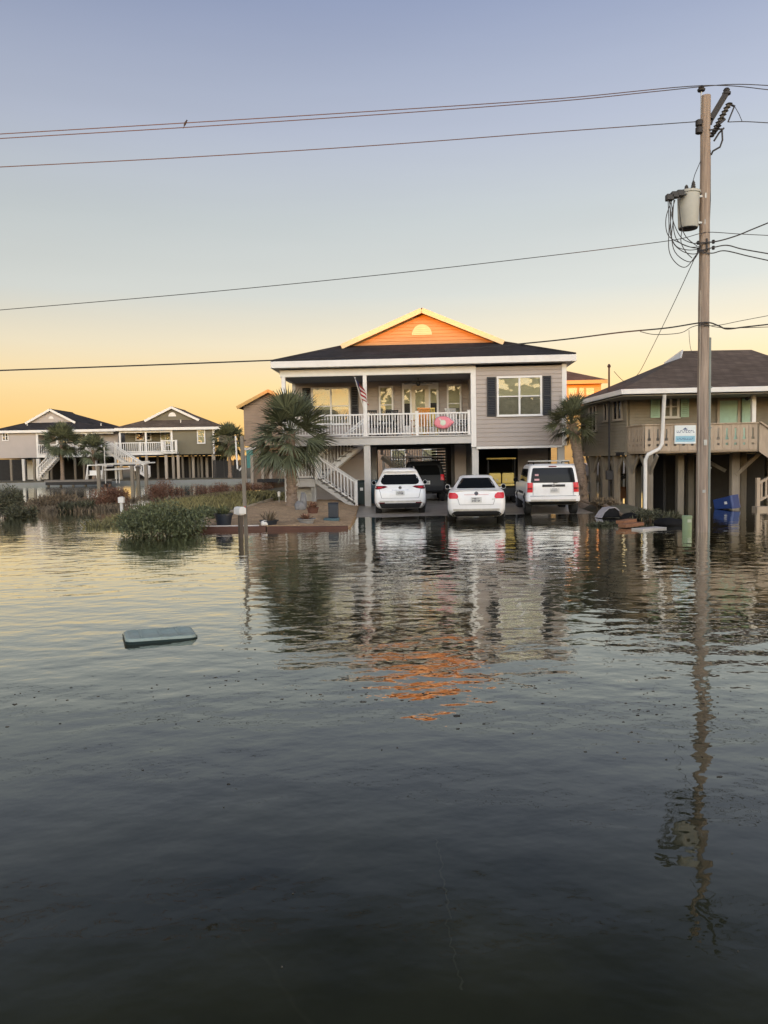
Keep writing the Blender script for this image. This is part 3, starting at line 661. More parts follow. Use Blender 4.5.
xf, ln = wxf((8.22, 31.9), (9.0, 28.4)); LW = xf, ln
b = MB(xf); b.laps(0, ln-.08, 2.1, 4.04, 0, .115, .12); b.build('side_wall', M['tan'], rh)
b = MB(xf); b.box(ln-.09, ln+.0, -.04, .03, 2.06, 4.04); b.box(-.02, .07, -.04, .03, 2.06, 4.04); b.box(0, ln, -.03, .1, 2.0, 2.1); b.build('corner_board', M['tan'], rh)
xf2, ln2 = wxf((9.0, 28.4), (17.9, 28.05))
b = MB(xf2); b.laps(.06, ln2, 2.1, 4.04, 0, .115, .12); b.build('front_wall', M['tan'], rh)
b = W(); b.box(8.6, 17.9, 31.95, 32.1, 2.1, 4.04); b.box(17.8, 17.95, 28.2, 32, 2.1, 4.04); b.box(8.8, 17.8, 28.6, 31.9, 2.0, 2.12); b.build('floor_slab', M['dark'], rh)
def lwin(px0, px1, py0, py1, cols):
    "window on the receding left wall"
    o = LW[0]; inv = (Matrix.Translation(base) @ o).inverted(); c = inv @ Vector((0,0,CH))
    def hit(px, py):
        d = inv.to_3x3() @ ray(px, py); t = -c.y/d.y; return c.x+d.x*t, c.z+d.z*t
    x0, z1 = hit(px0, py0); x1, z0 = hit(px1, py1)
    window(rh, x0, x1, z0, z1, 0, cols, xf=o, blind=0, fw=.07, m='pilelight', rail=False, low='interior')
lwin(615.2, 622.6, 401, 418.5, 2); lwin(606, 608, 404, 420, 1); lwin(591, 597, 407, 430, 2)
FR = Frame(9.0, 28.4, math.atan2(-.35, 8.9))
def fx_(px, py): return FR.hit(px, py, 0)
x0, z1 = fx_(664, 397.5); x1, z0 = fx_(676.5, 416)
window(rh, x0, x1, z0, z1, 0, 2, xf=xf2, blind=0, m='whitedirty', low='curtain', fw=.08)
for a, c_ in ((650.5, 659.5), (680.5, 688.5)):
    shutter(rh, fx_(a, 400)[0], fx_(c_, 400)[0], z0-.05, z1+.05, 0, 'seafoam', xf=xf2)
a0, a1 = fx_(719, 400)[0], fx_(737, 400)[0]
b = MB(xf2); b.box(a0-.09, a0, -.09, -.024, 2.12, 3.92); b.box(a1, a1+.09, -.09, -.024, 2.12, 3.92); b.box(a0-.09, a1+.09, -.09, -.024, 3.92, 4.0); df = b.build('door_frame', M['pilelight'], rh)
b = MB(xf2); b.box(a0, a1, -.06, -.024, 2.14, 3.92)
for z in (2.3, 3.05): 
    b.box(a0+.12, (a0+a1)/2-.05, -.068, -.06, z, z+.6); b.box((a0+a1)/2+.05, a1-.12, -.068, -.06, z, z+.6)
dr = b.build('door', M['seafoam'], rh)
b = MB(xf2); b.lathe([(.03,-.13),(.03,-.06)], (a1-.07, 0, 2.95), 8, axis='y'); b.build('handle', M['hardware'], dr)
b = MB(xf2); c0, c1 = fx_(741.5, 400)[0], fx_(751, 400)[0]; b.box(c0, c1, -.07, -.024, 2.12, 3.98); b.box(c0+.06, c1-.06, -.078, -.07, 3.1, 3.8); b.build('side_panel', M['seafoam'], rh)
b = MB(xf2); x, z = fx_(745.5, 399); b.lathe([(.05,-.16),(.07,-.13),(.05,-.078)], (x, 0, z), 8, axis='y'); b.build('porch_light', M['hardware'], rh)
# deck with solid board railing: boards with keyhole cut-outs
DA, DB = Vector((9.15, 27.0, 0)), Vector((13.0, 26.85, 0))
b = W(); b.slab([(9.05, 28.36, 2.14), DA+Vector((0,.06,2.14)), (18, 26.75, 2.14), (18, 28.02, 2.14)], .1); b.build('deck_floor', M['deckwood'], rh)
def board_rail(A, B, name):
    xfr, l = wxf((A.x, A.y), (B.x, B.y)); n = int(l/.285); bw = l/n; zb, zt = 2.12, 3.02
    b = MB(xfr)
    for i in range(n):   # a keyhole slot straddles every second joint: boards are built round it
        x0, x1 = i*bw, (i+1)*bw; sl = .032; y0, y1 = -.03, .0
        g = .0035
        b.box(x0+g, x1-g, y0, y1, zb, zb+.17); b.box(x0+g, x1-g, y0, y1, zt-.14, zt)
        b.box(x0+g, x0+bw/2-.045, y0, y1, zb+.17, zb+.25); b.box(x0+bw/2+.045, x1-g, y0, y1, zb+.17, zb+.25)
        b.box(x0+g, x1-g, y0, y1, zb+.25, zb+.36)
        b.box(x0+g, x0+bw/2-.055, y0, y1, zb+.36, zb+.45); b.box(x0+bw/2+.055, x1-g, y0, y1, zb+.36, zb+.45)
        b.box(x0+g, x0+bw/2-sl, y0, y1, zb+.45, zt-.14); b.box(x0+bw/2+sl, x1-g, y0, y1, zb+.45, zt-.14)
    b.bar((-.03,-.02,zt+.022), (l+.03,-.02,zt+.022), .13, .04); b.bar((0,.03,zb+.03), (l,.03,zb+.03), .05, .16)
    b.build(name, M['deckwood'], rh)
board_rail(DA, DB, 'deck_railing'); board_rail(Vector((9.02, 28.38, 0)), DA+Vector((-.02,.03,0)), 'deck_railing')
# stair going down to the right with solid side, lower landing rail
b = W(); P = [(13.06,26.8,2.05),(13.06,26.8,3.05),(16.0,26.75,1.05),(16.0,26.75,.1),(15.6,26.75,.15)]
b.add(P+[Vector(p)+Vector((0,.05,0)) for p in P], [(4,3,2,1,0),(5,6,7,8,9)]+[(i,(i+1)%5,5+(i+1)%5,5+i) for i in range(5)]); b.bar((13.06,26.78,3.07),(16,26.73,1.07),.12,.05)
b.build('stair_side', M['deckwood'], rh)
LA = ground(757.5, 508, .05)
b = W()
for k in range(4):
    x = LA.x+k*.16+.03; b.bar((x+.1, LA.y, .3+.10*k), (x+.1, LA.y, .95+.10*k), .06, .05)
b.bar((LA.x,LA.y,.0),(LA.x,LA.y,1.12),.12,.12); b.bar((LA.x,LA.y,.92),(LA.x+1.6,LA.y,1.75),.1,.09); b.bar((LA.x,LA.y,.3),(LA.x+1.6,LA.y,1.05),.08,.08); b.bar((LA.x-.2,LA.y-.2,.06),(LA.x+2,LA.y-.2,.06),.4,.12); b.bar((LA.x+1.5,LA.y,0),(LA.x+1.5,LA.y,1.9),.12,.12)
b.build('stair_railing', M['deckwood'], rh)
# pilings and braces
pil = []
for px, Y in ((589.5, 31.4), (601.5, 30.5), (613, 29.6), (627.5, 28.5)):
    p = at(px, 480, Y); pil.append((p.x+.12, Y, .13))
for x, Y in ((9.35, 27.15), (11.0, 28.6), (12.1, 30.4), (13.6, 29.2), (15.5, 28.5), (10.3, 31.2), (13.0, 31.4), (15.6, 31.2), (17.2, 28.4)): pil.append((x, Y, .12))
for x, Y, r_ in pil:
    b = W(); b.box(x-r_, x+r_, Y-r_, Y+r_, -.16, 2.02); b.build('piling', M['piling'], rh, bevel=.015)
px_, Y = at(734.5, 480, 28.6).x, 28.6
b = W(); b.box(px_-.15, px_+.15, Y-.12, Y+.12, -.16, 2.04); b.build('deck_post', M['pilelight'], rh, bevel=.015)
b = W(); q = at(753, 401, 27.3); b.box(q.x-.07, q.x+.07, 27.2, 27.34, 3.06, 4.1); b.build('porch_post', M['white'], rh, bevel=.01)
for i, (x, Y, r_) in enumerate(pil[:5]):
    b = W()
    for s_ in (-1, 1): b.bar((x, Y, 1.25), (x-s_*.1, Y+s_*.55, 1.98), .06, .14)
    b.build('knee_brace', M['piling'], rh)
b = W(); b.bar((px_, 28.5, 1.2), (px_+.9, 28.5, 2.02), .1, .13); b.build('knee_brace', M['pilelight'], rh)
b = W(); b.bar((px_-.2, 28.9, 1.35), (px_-1.0, 29.6, 1.95), .08, .12); b.build('knee_brace', M['piling'], rh)
b = W()
b.tube([at(664.5, 395, 26.62), at(664, 402, 26.75), at(662, 444, 26.9), at(659, 449, 26.9), at(648, 454.5, 26.9), at(645.5, 460, 26.9), at(645, 513, 26.9)], .065, 8)
b.build('downspout', M['white'], rh, smooth=True)
b = W(); A = at(612.5, 460, 29.0); b.tube([(A.x-.12, 29.0, .0), (A.x-.14, 28.98, 4.1)], .035, 8); b.box(A.x-.26, A.x-.02, 28.86, 29.0, 1.1, 1.45)
b.tube([(A.x-.14, 28.98, 4.1), (A.x-.14, 28.98, at(612, 367.5, 28.98).z)], .035, 8); b.lathe([(.05,0),(.07,.05),(.03,.13)], (A.x-.14, 28.98, at(612, 367.5, 28.98).z), 8)
b.build('service_mast', M['hardware'], rh)
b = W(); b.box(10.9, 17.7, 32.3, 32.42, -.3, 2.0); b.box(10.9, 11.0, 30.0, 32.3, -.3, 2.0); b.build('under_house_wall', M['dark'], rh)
b = W()
for k in range(9): b.box(8.9+k*.22, 9.04+k*.22, 32.6, 32.64, -.2, 1.98)
b.build('under_house_slats', M['piling'], rh)
# things under the right house
b = W(); b.slab([(9.3,31.2,.9),(10.6,30.9,1.9),(10.9,31.3,1.9),(9.6,31.8,.9)], .08)
for k in range(6): b.bar((9.3+k*.22,31.1,.9+k*.17),(9.6+k*.22,31.8,.9+k*.17),.26,.04)
b.build('inner_stair', M['dark'], rh)

# house sign on the deck railing
p0, p1 = at(674.5, 425.5, 26.9), at(695.5, 443.5, 26.9)
sg = thing('house_sign', 'square white and blue sign fixed to the tan deck railing beside the pole', 'sign', (p0.x, 26.9, p1.z))
wS, hS = p1.x-p0.x, p0.z-p1.z
b = MB(); b.box(0, wS, -.022, .0, 0, hS); b.build('sign_board', M['signwhite'], sg)
b = MB(); b.box(.03, wS-.03, -.027, -.0225, hS*.10, hS*.42); b.build('blue_band', M['signblue'], sg)
b = MB(); r2 = random.Random(3)
def scribble(b, x0, x1, z, hh, y):
    x = x0
    while x < x1:
        w_ = hh*r2.uniform(.45, .8); k = r2.random()
        b.box(x, x+w_*.25, y-.003, y, z, z+hh)
        if k < .5: b.box(x+w_*.25, x+w_, y-.003, y, z+hh*.75, z+hh)
        if k > .3: b.box(x+w_*.25, x+w_, y-.003, y, z, z+hh*.25)
        x += w_*1.35
scribble(b, wS*.10, wS*.90, hS*.60, hS*.13, -.0225); scribble(b, wS*.12, wS*.90, hS*.21, hS*.10, -.0272)
b.add([(wS*.36,-.0262,hS*.76),(wS*.62,-.0262,hS*.76),(wS*.5,-.0262,hS*.88)], [(0,1,2)])
b.build('sign_lettering', M['signtext'], sg)
# ================================================================ far houses over the canal
K = 1.2
def FZ(z): return CH+(z-CH)*K
def far_house(name, label, fr, x0, x1, xs0, xs1, wall, roof, ze, zr, xr, zfl, block_left, zg, hw, vent):
    t = thing(name, label, 'house', fr.o, fr.yaw); D = 11
    dutch_roof(t, x0, x1, -.45, D, ze, zr, xr, 1.5, zg, roof, wall, 'white', fas=.32, rake=.26, hw=hw, vent=vent)
    zt = ze-.27
    b = MB(); b.laps(xs0, xs1, zfl-.3, zt, 0, .2, .15); b.build('front_wall', M[wall], t)
    px0, px1 = (x0+.4, xs0) if not block_left else (xs1, x1-.4)
    b = MB(); b.laps(px0, px1, zfl, zt, 2.3, .2, .12); b.build('porch_wall', M[wall], t); 
    for q_ in ((xs1-.1, xs1, .16, 2.3) if block_left else (xs0, xs0+.1, .16, 2.3), (x0+.35, x0+.5, 2.3, D-.3), (x1-.5, x1-.35, 2.3 if block_left else .16, D-.3)):
        b = MB(); b.box(*q_, zfl-.3, zt); b.build('side_wall', M[wall], t)
    b = MB(); b.box(x0+.4, x1-.4, .12, D-.5, zfl-.34, zfl-.06); b.build('floor_slab', M['dark'], t)
    b = MB(); b.box(px0, px1, -.03, .11, zfl-.3, zfl+.02); b.box(px0, px1, -.03, .11, zt-.28, zt); b.build('porch_beam', M['white'], t)
    for x in ((xs0-.02, xs1+.02)):
        b = MB(); b.box(x-.11, x+.11, -.06, .1, zfl-.3, zt); b.build('corner_trim', M['white'], t)
    return t, D, zt, px0, px1
def pile(t, x, y, r, z0, z1, m='pilelight', name='piling'):
    b = MB(); b.box(x-r, x+r, y-r, y+r, z0, z1); return b.build(name, M[m], t)
F2 = Frame(-24.6, 90, R(1.5))
def hx(fr, px, yl=0, py=440): return fr.hit(px, py, yl)[0]
h2, D, zt, a, c_ = far_house('stilt_house', 'olive green stilt house with white switchback stairs across the canal', F2, hx(F2,116), hx(F2,222.5), hx(F2,172), hx(F2,213.5), 'olive', 'shingle_brown', FZ(5.62), FZ(7.72), hx(F2,170), FZ(3.25), False, FZ(6.42), 3.15, .45)
x0, z1 = F2.hit(198, 430.5, 0); x1, z0 = F2.hit(204.5, 442.5, 0); window(h2, x0, x1, z0, z1, 0, 1, fw=.12, blind=.95)
for p, q in ((136.5, 143), (147, 150.5)):
    x0, z1 = F2.hit(p, 433, 2.3); x1, z0 = F2.hit(q, 439.5, 2.3); window(h2, x0, x1, z0, z1, 2.3, 1, fw=.12, blind=.0, low='orangeboard' if p < 140 else 'interior')  # orange panel: low-sun glow in one pane put into its colour
x0, z1 = F2.hit(161, 432, 2.3); x1, z0 = F2.hit(170, 445, 2.3); window(h2, x0, x1, z0, z1, 2.3, 2, fw=.1, blind=.9, rail=False)
for p in (120, 146): pile(h2, hx(F2,p), .03, .1, FZ(3.27), zt-.28, 'white', 'porch_post')
railing(h2, (hx(F2,104.5), -.9, FZ(3.27)), (hx(F2,114), -.9, FZ(3.27)), 1.1, .24, k=1.9, posts=(0,))
railing(h2, (hx(F2,116), .0, FZ(3.27)), (hx(F2,164), .0, FZ(3.27)), 1.1, .24, k=1.9, posts=(0, .5, 1))
railing(h2, (hx(F2,164), -.9, FZ(3.27)), (hx(F2,178), -.9, FZ(3.27)), 1.25, .24, k=1.9, posts=(0, 1))
b = MB(); b.box(hx(F2,104.5), hx(F2,116), -.95, .0, FZ(3.08), FZ(3.25)); b.box(hx(F2,163), hx(F2,178.5), -.95, -.06, FZ(3.08), FZ(3.25)); b.build('deck', M['whitedirty'], h2)
stairs(h2, (hx(F2,150.5), -1.0, FZ(.9)), (hx(F2,114), -1.0, FZ(3.25)), 12, (0, -1.0, 0), ms='white')
railing(h2, (hx(F2,150.5), -2.05, FZ(.9)), (hx(F2,114), -2.05, FZ(3.25)), 1.15, .24, k=2.1, name='stair_railing', posts=(0, 1)); railing(h2, (hx(F2,150.5), -.98, FZ(.9)), (hx(F2,114), -.98, FZ(3.25)), 1.15, .24, k=2.1, name='stair_railing', posts=(0,))
for p, y, r_ in ((165.5,-.9,.13),(177.5,-.9,.12),(172.5,0,.12),(182,1.5,.1),(189,3,.1),(192.5,1.5,.12),(197.5,3,.1),(201,2,.1),(206,3,.12),(213,.1,.16),(120,.1,.12),(133,.1,.12),(146,.1,.12),(157,3,.1)):
    pile(h2, hx(F2,p,y), y, r_*1.15, .2, FZ(2.94), 'pilelight' if r_ > .1 else 'piling')
b = MB(); b.box(hx(F2,170), hx(F2,187), 5, 5.2, .4, FZ(2.4)); b.box(hx(F2,118), hx(F2,214), 8, 8.2, .4, FZ(2.9)); b.build('under_house_screen', M['dark'], h2)
F1 = Frame(-38.9, 92.4, R(1.0))
h1, D, zt, a, c_ = far_house('stilt_house', 'pale grey stilt house with black roof at the left edge across the canal', F1, hx(F1,-6), hx(F1,117), hx(F1,-3), hx(F1,37), 'grey1', 'shingle', FZ(5.68), FZ(7.85), hx(F1,47), FZ(3.2), True, FZ(6.5), 2.95, .3)
x0, z1 = F1.hit(3, 433.5, 0); x1, z0 = F1.hit(8, 440, 0); window(h1, x0, x1, z0, z1, 0, 2, fw=.1, blind=0, low='interior')
b = MB(); b.laps(hx(F1,96), hx(F1,115), FZ(3.1), zt, 1.2, .2, .1); b.build('end_wall', M['grey1'], h1)
for p in (57, 86.5): pile(h1, hx(F1,p), .03, .11, FZ(3.22), zt-.28, 'white', 'porch_post')
railing(h1, (hx(F1,38), .0, FZ(3.22)), (hx(F1,57), .0, FZ(3.22)), 1.2, .24, k=1.8); railing(h1, (hx(F1,57), .0, FZ(3.22)), (hx(F1,95), .0, FZ(3.22)), 1.2, .24, k=1.8)
for p, q, bl in ((44, 50, 0), (62, 67, 0), (76.5, 83, 1), (88, 94, .9)):
    x0, z1 = F1.hit(p, 433, 2.3); x1, z0 = F1.hit(q, 447, 2.3); window(h1, x0, x1, z0, z1, 2.3, 1, fw=.1, blind=bl, low='interior', rail=False)
stairs(h1, (hx(F1,44), -1.2, FZ(1.0)), (hx(F1,66), -1.2, FZ(3.2)), 11, (0, -1.0, 0), ms='white')
railing(h1, (hx(F1,44), -2.2, FZ(1.0)), (hx(F1,66), -2.2, FZ(3.2)), 1.15, .24, k=2.0, name='stair_railing', posts=(0,)); railing(h1, (hx(F1,44), -1.2, FZ(1.0)), (hx(F1,66), -1.2, FZ(3.2)), 1.15, .24, k=2.0, name='stair_railing', posts=(0,))
for p, y, r_ in ((10,.1,.1),(22.5,.1,.13),(33,.1,.1),(37.5,.05,.17),(50,1,.1),(62,1,.1),(74,.1,.1),(83,.1,.1),(95,.1,.12),(115,.1,.12)):
    pile(h1, hx(F1,p,y), y, r_*1.15, .2, FZ(2.85), 'whitedirty' if r_ > .1 else 'piling')
b = MB(); b.laps(hx(F1,11), hx(F1,33), .5, FZ(2.85), 4, .2, .1); b.build('under_house_wall', M['whitedirty'], h1)
b = MB(); b.box(hx(F1,-12,7), hx(F1,115,7), 7, 7.2, .3, FZ(2.92)); b.build('under_house_screen', M['dark'], h1)
for t_, F_, px_, py_ in ((h1, F1, 28, 423.5), (h1, F1, 101.5, 424), (h2, F2, 181, 420.5)):
    for yl in (.6, 1.0):
        x, z = F_.hit(px_, py_, yl)
    b = MB(); b.tube([(x, .8, z-.5), (x, .8, z+.08)], .07, 8); b.build('vent_pipe', M['whitedirty'], t_)
q = at(213, 470, 88.5); fe = thing('fence', 'dark slatted fence behind the shaggy palm right of the olive house', 'fence', (q.x, 88.5, .3))
b = MB(); wF = at(246, 470, 88.5).x-q.x
for k in range(int(wF/.16)): b.box(k*.16, k*.16+.135, 0, .03, 0, 2.15+.05*math.sin(k*1.7))
b.build('slats', M['dark'], fe)
for k in range(4):
    b = MB(); b.box(k*wF/3.02-.05, k*wF/3.02+.05, .035, .13, -.3, 2.3); b.build('post', M['piling'], fe)
# distant houses behind the main plot
F3 = Frame(-8.2, 50, R(-3))
h3 = thing('stilt_house', 'brown gabled house with teal door half hidden behind the left palm', 'house', F3.o, F3.yaw)
x0 = hx(F3, 244.5); x1 = hx(F3, 297)
za, zb = F3.hit(244, 405, 0)[1], F3.hit(270, 391, 0)[1]
b = MB(); b.laps(x0, x1, F3.hit(250, 446, 0)[1], za, 0, .18, .2); gable_laps(b, (x0, x1, (x0+x1)/2, za+.01, zb-.08), 0, .18); b.build('gable_wall', M['rearbrown'], h3)
b = MB(); xm_ = (x0+x1)/2
b.slab([(x0-.35,-.4,za-.12),(xm_,-.4,zb+.06),(xm_,8,zb+.06),(x0-.35,8,za-.12)], .1); b.slab([(x1+.35,-.4,za-.12),(x1+.35,8,za-.12),(xm_,8,zb+.06),(xm_,-.4,zb+.06)], .1); b.build('roof', M['shingle_brown'], h3)
b = MB(); b.bar((x0-.35,-.42,za-.2),(xm_,-.42,zb-.02),.05,.2); b.bar((x1+.35,-.42,za-.2),(xm_,-.42,zb-.02),.05,.2); b.build('rake_trim', M['rearwall'], h3)
b = MB(); x, z1 = F3.hit(246.5, 449, 1.0); b.box(x, x+.42, .9, 1.0, F3.hit(247, 468, 1.0)[1], z1); b.build('door', M['teal'], h3)
b = MB(); b.box(x0+.1, x1, 1.01, 1.2, .2, 3.4); b.build('lower_wall', M['rearbrown'], h3)
for p in (244.5, 251.5, 262, 270, 285):
    pile(h3, hx(F3,p,.3), .3, .09, .1, 2.5, 'pilelight')
b = MB(); b.box(hx(F3,258), hx(F3,300), -.6, .6, .75, .95); b.build('bench_deck', M['dark'], h3)
b = MB(); p = F3.hit(258, 450, -.7); q = F3.hit(284, 471, -.7); b.bar((p[0],-.7,p[1]),(q[0],-.7,q[1]),.12,.16); p = F3.hit(243, 449, -.7); b.bar((p[0],-.7,p[1]),(hx(F3,258),-.7,p[1]+.02),.12,.16); b.build('stair_rail', M['whiteboard'], h3)
F5 = Frame(-.5, 60, R(-3))
h5 = thing('beach_house', 'grey house wall seen through the carport behind the white back stairs', 'house', F5.o, F5.yaw)
b = MB(); b.laps(-6.5, 6.0, .3, 5.0, 0, .18, .2); b.build('wall', M['rearbrown'], h5)
b = MB(); b.slab([(-6.9,-.5,5.0),(6.4,-.5,5.0),(4,3,5.9),(-4.5,3,5.9)], .12); b.slab([(6.4,-.5,5.0),(6.4,7,5.0),(4,3.1,5.9)], .12); b.slab([(-6.9,7,5.0),(-6.9,-.5,5.0),(-4.5,3.1,5.9)], .12); b.slab([(6.4,7,5.0),(-6.9,7,5.0),(-4.5,3.1,5.9),(4,3.1,5.9)], .12); b.build('roof', M['shingle_brown'], h5)
for x in (-4.5, -1.2, 1.2, 3.6): window(h5, x, x+1.0, 1.4, 2.8, 0, 1, blind=.4)
F4 = Frame(16.5, 62, R(-4))
h4 = thing('beach_house', 'sunlit orange house with hip roof glimpsed between the grey and tan houses', 'house', F4.o, F4.yaw)
x0, x1 = -6.0, hx(F4, 601); ze = F4.hit(600, 381, 0)[1]
b = MB(); ex = hx(F4, 606)
b.slab([(-7,-.6,ze+.05),(ex,-.6,ze+.05),(-1.8,4.5,ze+1.55),(-3,4.5,ze+1.55)], .12); b.slab([(ex,-.6,ze+.05),(ex,10,ze+.05),(-1.8,4.5,ze+1.55)], .12); b.slab([(ex,10,ze+.05),(-7,10,ze+.05),(-3,4.5,ze+1.55),(-1.8,4.5,ze+1.55)], .12); b.slab([(-7,10,ze+.05),(-7,-.6,ze+.05),(-3,4.5,ze+1.55)], .12)
b.build('roof', M['shingle_brown'], h4)
b = MB(); b.box(-7, ex, -.63, -.6, ze-.25, ze+.04); b.build('fascia', M['rearwall'], h4)
b = MB(); b.laps(x0, x1, .8, ze-.02, 0, .2, .2); b.box(x1-.2, x1, .2, 9, .8, ze-.02); b.build('wall', M['rearwall'], h4)
for p, q in ((568.5, 577), (579, 584), (586, 594)):
    x0_, z1 = F4.hit(p, 388, 0); x1_, z0 = F4.hit(q, 402, 0); window(h4, x0_, x1_, z0, z1, 0, 1, fw=.12, blind=.5, m='rearwall')
b = MB(); b.box(x0, x1, -.5, -.03, F4.hit(580,409,0)[1]-.2, F4.hit(580,409,0)[1]); b.build('balcony', M['rearwall'], h4)

# docks and boat lift on the canal
p, q = at(44, 477, 80.5), at(112, 477, 80.5)
dk = thing('dock', 'low grey wooden dock along the canal below the pale grey house', 'dock', (p.x, 80.5, 0))
w_ = q.x-p.x
b = MB(); b.box(0, w_, 0, 1.6, .42, .62); b.build('deck_boards', M['treads'], dk)
b = MB(); b.box(.1, w_-.1, .04, .1, .1, .42); b.build('fender_board', M['dark'], dk)
for k in range(6): pile(dk, .3+k*(w_-.6)/5, .3, .1, -.8, .42, 'piling')
p = at(98, 470, 79.5)
bl = thing('boat_lift', 'white boat lift frame on wooden pilings in front of the olive house', 'boat lift', (p.x, 79.5, 0))
def lx(px): return at(px, 470, 79.5).x-p.x
for px_, y, zt_ in ((98.5, 0, 2.0), (132, 0, 2.0), (146, 0, 2.1), (98.5, 1.9, 2.0), (132, 1.9, 2.0)):
    pile(bl, lx(px_), y, .15, -.8, zt_, 'piling')
for px_, ztop in ((103, 447), (114, 441), (117, 460)):
    b = MB(); b.tube([(lx(px_), .6, .2), (lx(px_), .6, at(px_, ztop, 80.1).z)], .045, 6); b.build('guide_pole', M['whitedirty'], bl)
b = MB(); b.bar((lx(96),0,2.15),(lx(150),0,2.4),.10,.12); b.bar((lx(96),1.9,2.05),(lx(150),1.9,2.3),.10,.12)
for px_ in (106, 121, 136): b.bar((lx(px_),0,2.0),(lx(px_),1.9,2.0),.15,.15)
b.bar((lx(103),.3,1.62),(lx(133),.3,1.72),.12,.16); b.build('lift_beam', M['beam'], bl)
b = MB(); b.box(lx(112), lx(132), .5, 1.4, 1.98, 2.12); b.build('bunk', M['dark'], bl)
p = at(78, 478, 79.2)
dv = thing('swing_frame', 'small white frame swing standing on the canal dock', 'swing', (p.x, 81.3, .62))
b = MB(); ww = 1.6
for x in (0, ww): b.bar((x,0,0),(x+.15,.25,1.5),.08); b.bar((x,.5,0),(x+.15,.25,1.5),.08)
b.bar((.1,.25,1.5),(ww+.2,.25,1.5),.09); b.build('frame', M['white'], dv)
b = MB(); b.box(.25, ww-.1, .0, .45, .42, .5); b.box(.25, ww-.1, .42, .48, .5, .95); b.build('seat', M['white'], dv)

bk = MB(); bk.box(-70, -5.5, 83.7, 83.88, -.5, .36); tag(bk.build('bulkhead', M['bulkhead']), 'long low pale bulkhead along the far side of the canal', 'seawall')
# ================================================================ unseen buildings added behind the camera to shade the street
def block(name, label, x0, x1, y0, y1, zt, group=None):
    t = thing(name, label, 'shade building', ((x0+x1)/2, y0, -.3)); a = (x1-x0)/2; d = y1-y0; zr = zt+.3
    b = MB(); b.box(-a+.5, a-.5, .4, d-.4, .3, zr-1.9); b.build('wall', M['grey1'], t)
    b = MB(); b.prism([(0, zr-1.9), (d, zr-1.9), (d/2, zr)], 'x', -a, a); b.build('roof', M['shingle'], t)
    f = None; n = int((x1-x0)/3.2)
    for s_ in range(int((zr-2.2)/2.8)):
        for i in range(n):
            x = -a+(i+.5)*(x1-x0)/n; z = 1.6+s_*2.8
            if z+1.3 > zr-2: continue
            if f is None:
                f = MB(); f.box(x-.6, x+.6, d-.42, d-.33, z, z+1.3); f = f.build('window', M['interior'], t); f0 = Vector((x,0,z))
            else:
                g = f.copy(); col.objects.link(g); g.parent = t; g.location = (x-f0.x, 0, z-f0.z)
    return t
block('beach_house', 'long unseen grey house added behind the camera to shade the street', -42, -11.4, -46, -38, 8.2)  # unseen, height set so sun reaches only the gable
block('beach_house', 'low narrow unseen block added behind the camera to limit the sun gap', -11.1, -8.9, -45, -39, 5.7)  # unseen filler, height set for the sun on the far house
block('shade_block', 'tall unseen grey block added behind the camera on the right for shade', -8.6, 45, -48, -36, 12.5)
block('shade_block', 'tall unseen grey block added behind the camera at far left for shade', -125, -43, -48, -36, 13.0)
